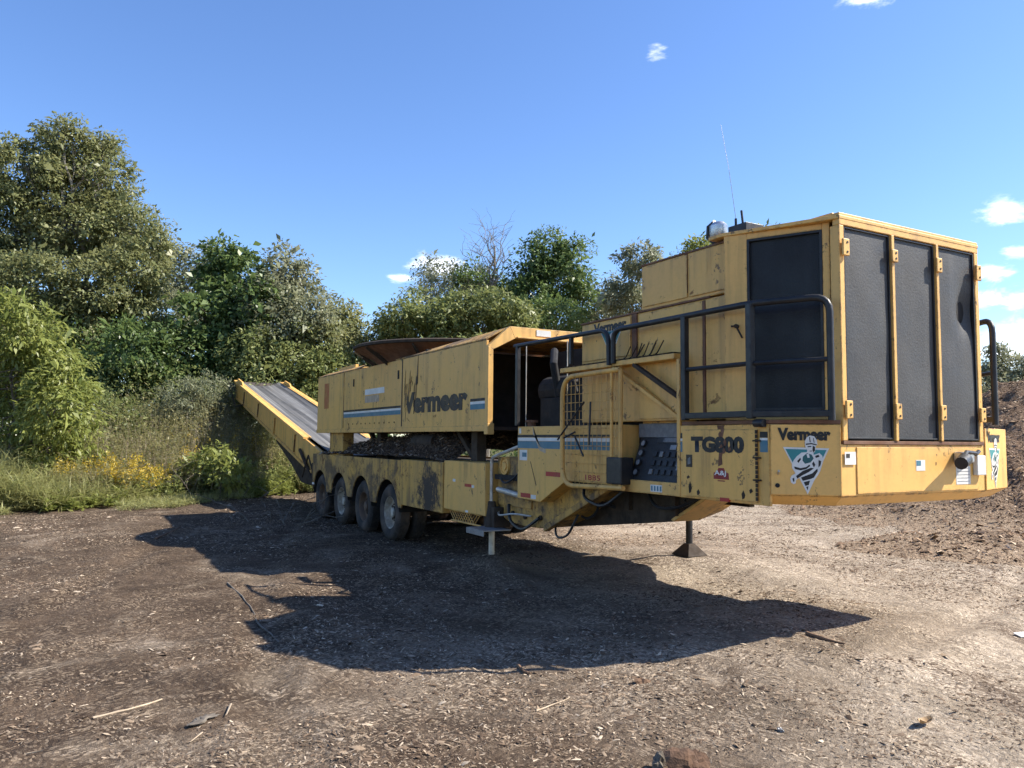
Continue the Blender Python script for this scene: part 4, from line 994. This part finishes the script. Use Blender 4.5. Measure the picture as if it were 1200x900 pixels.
# --- discharge conveyor rising to the rear
sl = (3.47-1.17)/(23.6-12.4)
def cz(y): return 1.17+sl*(y-12.4)
for s, x0 in ((0, -.25), (1, 1.27)):
    mb = MB(); mb.px([(12.4, cz(12.4)), (23.6, cz(23.6)), (23.6, cz(23.6)-.50), (13.5, cz(13.5)-.62), (12.4, cz(12.4)-.45)], x0, x0+.08); cr = P_('conveyor_side', mb, Yo, G, .006)
    mb = MB(); mb.px([(14.3, cz(14.3)+.002), (23.5, cz(23.5)+.002), (23.5, cz(23.5)+.055), (14.3, cz(14.3)+.055)], x0-.06, x0+.14); P_('side_flange', mb, Yl, cr, .004)
    mb = MB(); mb.px([(22.2, cz(22.2)+.056), (23.2, cz(23.2)+.056), (23.1, cz(23.1)+.16), (22.4, cz(22.4)+.16)], x0, x0+.05); P_('flange_tab', mb, Yl, cr, .004)
    for y in (15.2, 17.4, 19.6, 21.8):
        mb = MB(); mb.bar((x0-.012 if s == 0 else x0+.092, y, cz(y)-.08), (x0-.012 if s == 0 else x0+.092, y+.1, cz(y)-.5), .02, .05, (1, 0, 0)); P_('stiffener', mb, Yd, cr, .002)
    mb = MB(); mb.bar((x0-.02 if s == 0 else x0+.1, 13.6, cz(13.6)-.60), (x0-.02 if s == 0 else x0+.1, 23.2, cz(23.2)-.48), .05, .06); P_('lower_flange', mb, Yo, cr, .004)
nb = 24; bx_ = np.linspace(-.16, 1.26, nb); by_ = np.linspace(12.2, 23.55, 60)
BX, BY = np.meshgrid(bx_, by_); BZ = cz(BY)-.10+.16*(np.abs(BX-.55)/.71)**2.2
idx = np.arange(nb*60).reshape(60, nb); F = np.stack((idx[:-1, :-1], idx[:-1, 1:], idx[1:, 1:], idx[1:, :-1]), -1).reshape(-1, 4)
belt = obj('conveyor_belt', mesh_np('conveyor_belt', np.stack((BX, BY, BZ), -1).reshape(-1, 3), F, M['belt'], True), G)
mb = MB(); mb.px([(12.6, cz(12.6)-.20), (23.5, cz(23.5)-.20), (23.5, cz(23.5)-.24), (12.6, cz(12.6)-.24)], -.15, 1.25); P_('return_belt', mb, M['rubber'], belt, 0)
mb = MB(); mb.tube([(-.17, 23.6, cz(23.6)-.2), (1.27, 23.6, cz(23.6)-.2)], .19, 18); P_('head_pulley', mb, M['rubber'], belt, 0, smooth=True)
for i in range(8):
    y = 14.8+1.15*i; mb = MB(); mb.tube([(-.155, y, cz(y)-.02), (-.02, y, cz(y)-.10)], .05, 8); P_('idler_roller', mb, M['white'] if i % 2 else M['dark_rust'], belt, 0, smooth=True)
mb = MB(); mb.tube([(-.45, 23.55, cz(23.55)-.2), (-.25, 23.55, cz(23.55)-.2)], .13, 12); mb.tube([(-.40, 23.5, cz(23.5)-.25), (-.42, 22.4, cz(22.4)-.65), (-.33, 21.6, cz(21.6)-.45)], .025, 6); P_('drive_motor', mb, M['black'], G, 0, smooth=True)
mb = MB(); mb.bar((-.30, 13.2, .55), (-.30, 14.6, cz(14.6)-.3), .06, .06); mb.tube([(-.32, 13.4, .9), (-.36, 13.6, 1.2), (-.32, 14.0, .95), (-.33, 14.2, .7)], .022, 6); mb.box(-.36, -.27, 13.0, 13.3, .7, 1.05); P_('conveyor_linkage', mb, M['dark_rust'], G, .004)
mb = MB(); mb.px([(13.4, cz(13.4)-.62), (17.5, cz(17.5)-.60), (17.5, cz(17.5)-.72), (15.8, .95), (14.8, .55), (13.4, .5)], -.20, 1.24); P_('conveyor_pan', mb, M['dark_rust'], G, .004)

# --- landing jacks
mb = MB(); mb.tube([(-.32, 4.93, -.05), (-.32, 4.93, .46)], .038, 10); jl = P_('landing_jack', mb, M['chrome'], G, 0, smooth=True)
mb = MB(); mb.box(-.36, -.12, 4.80, 5.08, .50, .75); mb.tube([(-.32, 4.93, .48), (-.32, 4.93, .82)], [.10, .05], 8); P_('jack_housing', mb, M['dark_rust'], jl, .01)
mb = MB(); mb.box(-.62, -.24, 4.58, 5.05, .485, .50); mb.box(-.62, -.61, 4.58, 5.05, .43, .485); P_('jack_shelf', mb, M['steel'], jl, .003)
mb = MB(); mb.tube([(2.2, 4.1, .14), (2.2, 4.1, .95)], .045, 12); jr = P_('landing_jack', mb, M['black'], G, 0, smooth=True)
mb = MB(); a = .17
mb.add([(2.2-a, 4.1-a, .10), (2.2+a, 4.1-a, .10), (2.2+a, 4.1+a, .10), (2.2-a, 4.1+a, .10), (2.2-.05, 4.05, .25), (2.25, 4.05, .25), (2.25, 4.15, .25), (2.15, 4.15, .25)],
       [(0, 1, 5, 4), (1, 2, 6, 5), (2, 3, 7, 6), (3, 0, 4, 7), (4, 5, 6, 7), (3, 2, 1, 0)]); P_('jack_foot', mb, M['dark_rust'], jr, .006)  # darker steel carries the shade of the foot's near faces in its colour

# ------------------------------------------------------------------ vegetation
FOC = 914.3
def vp(px, py, dep):           # sight line of the survey sketch at a chosen distance -> place in the yard
    x, y = spot((px-600)/FOC*dep, dep)
    return Vector((x, y, 1.6+(510+.0089*(px-83)-py)/FOC*dep))

def leaf_mesh(name, P, D, Nn, ln, wd, mat):
    n = len(P)
    D = D/np.linalg.norm(D, axis=1)[:, None]
    S = np.cross(D, Nn); S /= (np.linalg.norm(S, axis=1)[:, None]+1e-9)
    Nn = np.cross(S, D)
    l2 = ln[:, None]; w2 = (wd/2)[:, None]
    V = np.stack((P, P+D*l2*.45+S*w2+Nn*w2*.35, P+D*l2-Nn*l2*.12, P+D*l2*.45-S*w2+Nn*w2*.35), 1).reshape(-1, 3)
    F = np.arange(n*4).reshape(-1, 4)
    return mesh_np(name, V, F, mat)

def sphere(n):
    v = rng.normal(0, 1, (n, 3)); return v/np.linalg.norm(v, axis=1)[:, None]

def crown_points(lobes, leaf, cover, clump):
    cover *= 1.75; leaf *= .9
    out = []; cl = []
    for c, rx, rz in lobes:
        area = math.pi*(rx*rx+2*rx*rz)/3*4
        n = int(area*cover/(leaf*leaf*.42))
        m = max(8, int(area/(clump*clump)*1.1))
        d = sphere(m); rr = rng.uniform(.45, 1.06, m)**.6
        rr *= 1+.22*np.sin(d[:, 0]*5+c[0])*np.cos(d[:, 2]*6+c[1])
        cc = np.array(c)+d*rr[:, None]*np.array((rx, rx, rz))
        wgt = rng.uniform(.3, 1.5, m); k = rng.choice(m, n, p=wgt/wgt.sum())
        q = sphere(n)*(rng.uniform(0, 1, n)**.45)[:, None]*clump*rng.uniform(.6, 1.15, m)[k][:, None]*np.array((1, 1, .7))
        out.append(np.column_stack((cc[k]+q, q/clump+d[k]*.8))); cl.append(cc)
    return np.concatenate(out), cl

def branch(mb, a, b, r0, r1, n=5, wob=.08, seg=6):
    a, b = Vector(a), Vector(b); ln = (b-a).length; pts = []
    for i in range(seg+1):
        t = i/seg; q = a.lerp(b, t); s = math.sin(math.pi*t)*ln*wob
        pts.append(q+Vector((rnd.uniform(-s, s), rnd.uniform(-s, s), s*.6+rnd.uniform(-s, s)*.5)))
    pts[0] = a; pts[-1] = b
    mb.tube(pts, [r0+(r1-r0)*i/seg for i in range(seg+1)], n)
    return pts

def tree(name, label, base_px, dep, lobes_px, mat, leaf=.13, cover=1.25, clump=.55, bark='bark', r0=.14, cat='tree', droop=.25, stems=1, group=None, ratio=.5, twigs=14):
    bx, by = spot((base_px-600)/FOC*dep, dep); bz = float(ground_h(np.array(bx), np.array(by)))
    T = empty(name, (bx, by, bz)); tag(T, label, cat, group)
    lobes = []
    for i, l in enumerate(lobes_px):
        px, py, rx, rz = l[:4]; dd = dep+(l[4] if len(l) > 4 else rnd.uniform(-.04, .04)*dep)
        lobes.append((vp(px, py, dd), rx*dep/FOC, rz*dep/FOC))
    A, cl = crown_points(lobes, leaf, cover, clump)
    n = len(A); P, O = A[:, :3], A[:, 3:]
    ok = P[:, 2] > bz+.05; P, O = P[ok], O[ok]; n = len(P)
    D = O*.6+sphere(n)*.8+np.array((0, 0, -droop)); Nn = O*.5+sphere(n)*.7+np.array((0, 0, .75))
    ln = leaf*np.exp(rng.normal(-.16, .38, n))
    cr = obj('crown', leaf_mesh('crown', P, D, Nn, ln, ln*ratio*rng.uniform(.8, 1.2, n), mat), T); cr['kind'] = 'stuff'
    mb = MB(); top = max(lobes, key=lambda l: l[0].z)[0]
    for s in range(stems):
        b0 = Vector((bx+(s-(stems-1)/2)*.45*(1 if stems > 1 else 0), by+rnd.uniform(-.3, .3)*(stems > 1), bz-.15))
        tp = top.lerp(b0, .25)+Vector(((s-(stems-1)/2)*1.1, rnd.uniform(-.4, .4), 0))
        tr = branch(mb, b0, tp, r0, r0*.3, 7, .05, 9)
        for (c, rx, rz), cc in zip(lobes, cl):
            k = min(range(3, 9), key=lambda i: abs(tr[i].z-(c.z-rz*.9)))
            pts = branch(mb, tr[k], c, r0*.38, r0*.12, 5, .09)
            for j in range(twigs//max(1, stems)):
                branch(mb, pts[rnd.randint(2, 6)], cc[rnd.randrange(len(cc))], r0*.10, r0*.03, 4, .1, 4)
    t = mb.build('trunk', M[bark], T, smooth=True)
    return T

TG = 'trees at the edge of the yard'
tree('tree', 'tallest olive-green tree at the far left, pale forked trunks showing', 62, 31,
     [(52, 178, 40, 38), (105, 200, 40, 42), (15, 190, 42, 40), (140, 262, 42, 40), (85, 262, 60, 50), (20, 260, 55, 50), (150, 320, 38, 42), (100, 340, 55, 40), (35, 335, 60, 45), (-30, 270, 50, 70), (-20, 350, 50, 60), (150, 385, 40, 44), (60, 148, 20, 18), (106, 158, 16, 16), (165, 290, 24, 30), (90, 400, 60, 44), (10, 400, 60, 50)],
     L['olive'], .15, 1.15, .62, 'bark_pale', .20, stems=3, group=TG)
tree('tree', 'hazy grey-green tree between the tallest tree and the dark maple', 205, 38, [(200, 318, 28, 38), (225, 345, 26, 40), (190, 370, 34, 38), (238, 310, 18, 26)], L['grey'], .17, .85, .7, 'bark_pale', .16, group=TG)
tree('tree', 'dark green broad-leaved tree left of the conveyor top', 262, 30, [(262, 292, 22, 24), (248, 320, 26, 26), (285, 322, 28, 26), (262, 352, 40, 28), (295, 352, 24, 24), (235, 372, 30, 26), (275, 385, 36, 28), (240, 418, 42, 30), (290, 425, 40, 30)], L['dark'], .20, 1.1, .55, 'bark', .14, ratio=.62, group=TG)
tree('tree', 'loose pale green tree right of the dark broad-leaved tree', 330, 30, [(328, 308, 20, 22), (345, 335, 26, 26), (315, 345, 30, 30), (352, 370, 32, 30), (322, 385, 40, 30), (352, 318, 12, 14)], L['grey'], .16, 1.0, .55, 'bark_pale', .12, group=TG)
tree('tree', 'small olive tree just left of the rusty tub', 392, 31, [(388, 372, 26, 22), (410, 392, 26, 22), (375, 400, 36, 28), (420, 418, 28, 26), (400, 440, 50, 30)], L['olive'], .16, 1.1, .55, 'bark', .10, group=TG)
tree('tree', 'rounded olive bush-like tree behind the conveyor', 320, 28.6, [(300, 415, 36, 28), (345, 412, 40, 30), (270, 430, 34, 28), (385, 440, 40, 34), (325, 450, 60, 34), (250, 470, 40, 30), (300, 490, 50, 40), (370, 490, 50, 40)], L['mid'], .15, 1.1, .5, 'bark', .09, group=TG)
tree('tree', 'deep green tree in the shade below the tallest tree', 150, 29, [(110, 405, 44, 30), (165, 415, 46, 32), (215, 415, 40, 30), (60, 410, 46, 34), (130, 440, 55, 26), (200, 450, 50, 30)], L['dark'], .17, 1.0, .55, 'bark', .12, group=TG)
tree('shrub', 'large bright yellow-green shrub at the left edge of the picture', 20, 19.5, [(8, 380, 36, 36), (38, 400, 38, 38), (66, 430, 30, 32), (20, 440, 52, 44), (66, 478, 34, 40), (-20, 430, 50, 60), (15, 500, 60, 46), (84, 452, 18, 22), (60, 520, 36, 34), (95, 505, 22, 30)], L['bright'], .15, 1.25, .36, 'bark', .06, 'shrub', .5, 3, ratio=.34)
# behind the tub and engine
tree('tree', 'dense bush-like green tree just right of the tub rim', 470, 31, [(468, 372, 26, 20), (492, 360, 20, 20), (455, 392, 22, 18), (485, 392, 40, 22), (478, 420, 50, 30)], L['mid'], .15, 1.15, .5, 'bark', .10, group=TG)
tree('tree', 'sparse thin tree with sky showing through its twigs', 515, 37, [(512, 330, 24, 24), (490, 345, 18, 22), (528, 352, 22, 26), (535, 320, 16, 18), (500, 312, 14, 14)], L['grey'], .15, .42, .6, 'bark_pale', .09, twigs=22, group=TG)
tree('tree', 'rounded green tree behind the hopper end frame', 555, 30, [(545, 355, 30, 18), (580, 358, 28, 18), (520, 372, 28, 18), (560, 380, 50, 22), (600, 375, 26, 20), (545, 410, 60, 30)], L['mid'], .15, 1.15, .5, 'bark', .10, group=TG)
tree('tree', 'tall dark rounded tree standing above the engine end', 648, 35, [(642, 292, 28, 24), (668, 300, 22, 26), (620, 312, 22, 24), (655, 332, 36, 32), (625, 350, 30, 30), (680, 345, 16, 24), (645, 378, 44, 26), (610, 330, 14, 18)], L['dark'], .16, 1.05, .55, 'bark', .15, group=TG)
tree('tree', 'dark green small tree peeping out behind the bare tree', 572, 36, [(560, 330, 24, 18), (585, 345, 22, 22), (545, 318, 14, 12)], L['dark'], .16, 1.0, .5, 'bark', .09, group=TG)
tree('tree', 'leaning slender tree beside the upper engine enclosure', 735, 34, [(748, 302, 20, 20), (742, 330, 22, 24), (728, 348, 18, 16), (755, 355, 24, 26), (762, 295, 8, 8)], L['grey'], .15, .95, .45, 'bark', .10, group=TG)
tree('tree', 'pale low tree in the gap left of the engine enclosure', 702, 37, [(700, 350, 22, 20), (715, 372, 28, 22), (690, 378, 20, 18), (672, 395, 40, 20), (720, 330, 10, 10)], L['grey'], .15, .8, .5, 'bark_pale', .08, group=TG)
tree('tree', 'tree whose leafy tip shows above the engine enclosure roof', 822, 30, [(830, 290, 22, 12), (812, 300, 18, 14), (845, 300, 20, 16), (900, 275, 20, 14), (830, 340, 40, 40)], L['bright'], .15, 1.0, .45, 'bark', .10, group=TG)
tree('tree', 'small grey-green tree beside the mulch heap at the right edge', 1172, 42, [(1165, 425, 16, 22), (1180, 435, 20, 18), (1192, 445, 22, 14), (1160, 445, 20, 18), (1215, 440, 24, 20), (1172, 470, 50, 26)], L['grey'], .17, .95, .6, 'bark', .10, group=TG)

# bare tree
bx, by = spot((572-600)/FOC*36.5, 36.5)
T = empty('bare_tree', (bx, by, .2)); tag(T, 'bare leafless treetop rising behind the green trees', 'tree')
mb = MB(); b0 = Vector((bx, by, 0)); top = vp(578, 285, 36.5); tr = branch(mb, b0, top, .14, .035, 7, .03, 10)
for i in range(17):
    k = rnd.randint(6, 9); e = vp(578+rnd.uniform(-42, 24), 262+rnd.uniform(-8, 45), 36.5+rnd.uniform(-1, 1)); p_ = branch(mb, tr[k], e, .035, .008, 5, .1, 6)
    for j in range(7):
        q = p_[rnd.randint(2, 6)]; branch(mb, q, q+Vector((rnd.uniform(-.9, .9), rnd.uniform(-.9, .9), rnd.uniform(.1, 1.0))), .010, .004, 4, .1, 4)
mb.build('trunk', M['bark_pale'], T, smooth=True)

# undergrowth mass behind the trees
def mass(name, label, pxs, dep0, dep1, hfun, leaf, cover, mat, cat):
    w = (pxs[1]-pxs[0])/FOC*(dep0+dep1)/2; n = int(w*5*cover/(leaf*leaf*.42))
    px = rng.uniform(pxs[0], pxs[1], n); dep = rng.uniform(dep0, dep1, n)
    q = spot((px-600)/FOC*dep, dep); hh = hfun(px, dep)*(1+.55*fbm(q[:, 0]*.5, q[:, 1]*.5, 3, 71)+.30*fbm(q[:, 0]*2, q[:, 1]*2, 2, 72))
    z = hh*rng.uniform(0, 1, n)**.85+ground_h(q[:, 0], q[:, 1])
    P = np.column_stack((q, z)); D = sphere(n)+np.array((0, 0, -.2)); Nn = sphere(n)*.8+np.array((0, 0, .8)); ln = leaf*rng.uniform(.6, 1.3, n)
    o = obj(name, leaf_mesh(name, P, D, Nn, ln, ln*.5, mat)); tag(o, label, cat, kind='stuff')
mass('undergrowth', 'dark tangled undergrowth behind the trees', (-80, 880), 39, 46, lambda p, d: 4.6+0*p, .26, 3.2, L['dark'], 'undergrowth')
mass('hedge_growth', 'leafy growth behind the mulch heap', (1120, 1300), 46, 52, lambda p, d: 3.6+0*p, .24, 1.2, L['mid'], 'undergrowth')
mass('brush', 'green brush at the foot of the trees', (-60, 440), 26.0, 29, lambda p, d: np.interp(p, (-60, 90, 200, 300, 440), (3.8, 3.7, 3.8, 3.4, 2.4)), .15, 2.6, L['mid'], 'brush')

# weeds: stems with narrow leaves, goldenrod, dry stalks, grass
def weeds(name, label, n, pxs, deps, h, leaves, lsize, mat, cat, ratio=.22, lean=.15, plume=None, drop=None):
    px = rng.uniform(pxs[0], pxs[1], n); t = rng.uniform(0, 1, n); d0 = np.interp(px, deps[0], deps[1]); d1 = np.interp(px, deps[0], deps[2]); dep = d0+(d1-d0)*t
    q = spot((px-600)/FOC*dep, dep); k = (fbm(q[:, 0]*.7, q[:, 1]*.7, 3, len(name)) > -.12 if drop is None else fbm(q[:, 0]*.6, q[:, 1]*.6, 3, drop) > .08); q, px, t = q[k], px[k], t[k]; n = len(q)
    hh = h(px, t)*rng.uniform(.55, 1.15, n); z = ground_h(q[:, 0], q[:, 1])
    base = np.column_stack((q, z)); le = rng.normal(0, lean, (n, 2)); tip = base+np.column_stack((le*hh[:, None], hh))
    Ps, Ds, Ns, Ls, Ws = [base], [tip-base], [sphere(n)], [hh*1.0], [np.full(n, .018)]
    for j in range(leaves):
        u = rng.uniform(.12, 1.0, n); p_ = base+(tip-base)*u[:, None]; d = sphere(n); d[:, 2] = np.abs(d[:, 2])*.5+rng.uniform(-.3, .4, n)
        Ps.append(p_); Ds.append(d); Ns.append(sphere(n)*.4+np.array((0, 0, 1))); s = lsize*rng.uniform(.6, 1.3, n)*(1.15-.5*u); Ls.append(s); Ws.append(s*ratio)
    A = lambda x: np.concatenate(x)
    o = obj(name, leaf_mesh(name, A(Ps), A(Ds), A(Ns), A(Ls), A(Ws), mat)); tag(o, label, cat, kind='stuff')
    if plume:
        m_ = plume[0]; k = np.repeat(np.arange(n), m_); u = rng.uniform(.72, 1.05, n*m_); p_ = base[k]+(tip-base)[k]*u[:, None]+sphere(n*m_)*np.array((.10, .10, .04))*(1.25-u)[:, None]*3
        ln = rng.uniform(.03, .07, n*m_); o2 = obj('flower_plumes', leaf_mesh('flower_plumes', p_, sphere(n*m_), sphere(n*m_), ln, ln*.6, plume[1]), o); o2['kind'] = 'stuff'
EDGE = ((-60, 0, 120, 200, 300, 400), (16.5, 17.0, 18.8, 20.0, 22.0, 24.0), (20, 21.5, 24, 25, 26.0, 26.5))
weeds('tall_weeds', 'tall grey-green weeds between the shrub and the conveyor', 3000, (60, 400), EDGE, lambda p, t: np.interp(p, (60, 110, 300, 400), (2.2, 2.8, 2.6, 1.6))*(.30+.85*t), 16, .16, L['weed'], 'weeds')
weeds('leafy_weeds', 'green leafy weeds mixed in among the goldenrod', 1800, (90, 400), EDGE, lambda p, t: .6+1.1*t+0*p, 16, .17, L['mid'], 'weeds', .4)
weeds('goldenrod', 'patches of yellow goldenrod among the weeds', 1300, (60, 300), EDGE, lambda p, t: .8+1.1*t+0*p, 12, .12, L['weed'], 'goldenrod', plume=(34, L['gold']), drop=12)
weeds('dry_stalks', 'dry brown and grey stalks standing in the weeds', 1500, (90, 330), EDGE, lambda p, t: .9+1.9*t+0*p, 10, .09, L['dry'], 'dry stalks', .3, .25)
weeds('tall_grass', 'long pale green grass at the left edge of the yard', 5600, (-60, 170), ((-60, 0, 80, 170), (15.7, 16.2, 17.6, 19.6), (19, 20, 21.5, 23)), lambda p, t: .30+.95*t+.35*np.clip((60-p)/60, 0, 1), 7, .6, L['grass'], 'grass', .035, .4)
weeds('short_grass', 'short green grass along the chip-covered ground', 6000, (-60, 300), ((-60, 0, 120, 215, 300), (15.3, 15.8, 17.0, 18.6, 21), (18, 18.5, 20.5, 21.5, 23.5)), lambda p, t: .10+.22*t+0*p, 4, .22, L['grass'], 'grass', .07, .5, drop=5)
weeds('verge_weeds', 'ragged yellow-green weeds spilling onto the chips', 1500, (60, 380), ((60, 120, 200, 300, 380), (16.9, 18.0, 19.2, 21.2, 23.2), (20.5, 21.5, 22.5, 23.6, 25)), lambda p, t: .25+.7*t+0*p, 18, .15, L['bright'], 'weeds', .32, .3, drop=9)
weeds('grey_weeds', 'greyish seeding weeds in front of the brush', 1600, (90, 400), ((90, 200, 300, 400), (21, 22.5, 23.5, 24.5), (25, 26, 26.5, 27)), lambda p, t: 1.7+1.2*t+0*p, 18, .13, L['grey'], 'weeds', .3, .2, drop=15)
tree('shrub', 'grey-brown seeding shrub clump left of the conveyor top', 235, 25.2, [(215, 468, 28, 22), (248, 460, 26, 22), (232, 490, 42, 28), (265, 485, 24, 24), (235, 520, 44, 24)], L['grey'], .10, .9, .3, 'bark', .02, 'shrub', .1, 4, ratio=.3)
tree('shrub', 'low green shrub just right of the large bright shrub', 130, 23.5, [(118, 478, 26, 24), (148, 490, 26, 22), (132, 512, 40, 26), (165, 520, 26, 22), (105, 525, 30, 24)], L['mid'], .11, 1.0, .3, 'bark', .02, 'shrub', .2, 4, ratio=.35)
tree('shrub', 'shaded dark green shrub beneath the raised conveyor', 322, 25.8, [(312, 530, 26, 24), (340, 545, 24, 22), (295, 545, 24, 22), (325, 560, 40, 20)], L['mid'], .12, 1.0, .3, 'bark', .02, 'shrub', .2, 4, ratio=.4)
tree('shrub', 'olive shrub with yellowish tips behind the goldenrod', 185, 24.4, [(180, 492, 24, 22), (200, 505, 22, 20), (170, 515, 26, 22), (190, 535, 34, 22)], L['weed'], .10, 1.0, .28, 'bark', .02, 'shrub', .1, 4, ratio=.3)
tree('leafy_weed', 'pale leafy weed clump in front of the goldenrod, left of the conveyor foot', 262, 20.6, [(250, 545, 26, 20), (272, 552, 22, 18), (232, 552, 18, 16), (258, 530, 12, 10)], L['bright'], .13, 1.0, .22, 'bark', .012, 'weed', .1, 5, ratio=.4)

# ------------------------------------------------------------------ loose things on the ground
def gp(px, py, up=0.):          # the spot on the yard that a sight line meets
    d = fwd*FOC+r2*(px-600)-u2*(py-450); t = CAM.z/-d.z
    for _ in range(4):
        q = CAM+d*t; t = (CAM.z-float(ground_h(np.array(q.x), np.array(q.y)))-up)/-d.z
    return CAM+d*t
def stick(name, label, cat, pts, r, mat, n=6):
    P = []
    for i in range(len(pts)-1):
        a, b = gp(*pts[i]), gp(*pts[i+1])
        for k in range(4): q = a.lerp(b, k/4); P.append(q+Vector((rnd.uniform(-.006, .006), rnd.uniform(-.006, .006), r*.8)))
    P.append(gp(*pts[-1])+Vector((0, 0, r)))
    mb = MB(); mb.tube(P, [r*(1-.55*i/(len(P)-1))*rnd.uniform(.85, 1.15) for i in range(len(P))], n)
    return tag(mb.build(name, M[mat], smooth=True), label, cat)
stick('stick', 'long pale stick lying at the lower left', 'stick', [(108, 843), (150, 833), (190, 821)], .009, 'wood')
stick('stick', 'thin dark stick right of the shadow tip', 'stick', [(945, 744), (968, 751), (990, 757)], .016, 'wood_brown')
stick('stick', 'short dark twig below the middle of the shadow', 'stick', [(607, 781), (615, 789), (622, 791)], .012, 'wood_brown')
stick('branch', 'crooked dead branch at the left edge of the front shadow', 'branch', [(266, 684), (284, 700), (296, 716), (303, 733), (318, 744), (327, 754)], .011, 'bark')
stick('stick', 'long thin pale twig in the middle foreground', 'stick', [(628, 834), (650, 826), (668, 818)], .006, 'wood')
stick('stick', 'grey twig lying in the shadow left of the wheels', 'stick', [(182, 632), (198, 625), (212, 618)], .016, 'wood_brown')
def lump(name, label, cat, px, py, size, mat, seed, flat=1., spike=0.):
    c = gp(px, py); bm = bmesh.new(); bmesh.ops.create_icosphere(bm, subdivisions=3, radius=1)
    for v in bm.verts:
        d = v.co.copy(); nn = float(fbm(np.array(d.x*1.6+seed), np.array(d.y*1.6+d.z*1.3), 3, seed))
        k = 1+nn*1.1+.35*float(vnoise(np.array(d.x*5+seed), np.array(d.z*5+d.y*3), seed))+spike*max(0, d.z)**3*max(0, .6+d.x)
        v.co = Vector((d.x*size[0], d.y*size[1], d.z*size[2]*flat))*k
    me = bpy.data.meshes.new(name); bm.to_mesh(me); bm.free(); me.materials.append(M[mat])
    o = bpy.data.objects.new(name, me); C.objects.link(o); o.location = c+Vector((0, 0, size[2]*.35)); o.rotation_euler = (0, 0, seed)
    return tag(o, label, cat)
lump('wood_chunk', 'large broken brown wood chunk at the bottom edge', 'wood chunk', 806, 903, (.10, .055, .055), 'wood_dark', 3, 1, 1.1)
lump('wood_chunk', 'smaller grey wood lump left of the large broken chunk', 'wood chunk', 770, 900, (.035, .03, .05), 'bark', 5, 1, .3)
lump('bark_piece', 'flat grey bark piece in the lower left foreground', 'bark', 238, 843, (.085, .05, .012), 'bark', 7)
lump('soil_clod', 'dark soil clod below the right part of the shadow', 'soil clod', 751, 800, (.045, .03, .022), 'wood_brown', 9)
lump('stone', 'small pale stone at the lower right', 'stone', 915, 857, (.016, .014, .014), 'steel', 11)
for k, (a, b, w, lab) in enumerate((((222, 872), (236, 862), .020, 'pale split wood splinter left of centre at the bottom'), ((264, 840), (270, 828), .018, 'pale wood splinter leaning right beside the flat bark piece'), ((30, 886), (48, 884), .016, 'pale wood sliver at the lower left corner'))):
    p0, p1 = gp(*a), gp(*b); mb = MB(); mb.prism([p0+Vector((0, 0, .006)), p0+Vector((w*.6, .004, .010)), p1+Vector((w*.5, -.004, .016)), p1+Vector((-w*.1, .006, .012))], (0, 0, .006)); tag(mb.build('wood_splinter', M['wood'], bevel=.003), lab, 'wood splinter')
c = gp(1085, 851); mb = MB(); nL = 9
vs_ = []; fs_ = []
for i in range(nL):
    t = i/(nL-1); w = .034*math.sin(math.pi*min(1, t*.95+.03))**.8
    for j in (-1, 0, 1): vs_.append((c.x+(t-.5)*.12, c.y+w*j+.01*math.sin(t*3), c.z+.012+.018*abs(j)+.02*(t-.5)**2*4))
for i in range(nL-1):
    for j in range(2): fs_.append((i*3+j, i*3+j+1, i*3+j+4, i*3+j+3))
mb.add(vs_, fs_); tag(mb.build('fallen_leaf', M['leaf_tan'], smooth=True), 'curled tan leaf on the ground at the lower right', 'leaf')
c = gp(1196, 746); mb = MB(); mb.prism([c+Vector(p) for p in ((-.05, -.03, .004), (.10, -.04, .004), (.12, .04, .012), (-.02, .05, .016))], (0, 0, .008)); tag(mb.build('white_scrap', M['white'], bevel=.002), 'white scrap of board at the right edge of the ground', 'scrap')

# dead twigs standing and lying by the rear wheels
c = gp(318, 612); T = empty('dead_twigs', c); tag(T, 'thin dead grey twigs sprawled left of the rear wheels', 'twigs')
for k in range(11):
    a = c+Vector((rnd.uniform(-.9, .9), rnd.uniform(-.7, .7), -.02)); b = a+Vector((rnd.uniform(-1.1, 1.1), rnd.uniform(-.8, .8), rnd.uniform(.15, .85)))
    mb = MB(); branch(mb, a, b, .012, .004, 5, .12, 7); mb.build('twig', M['bark'], T, smooth=True)
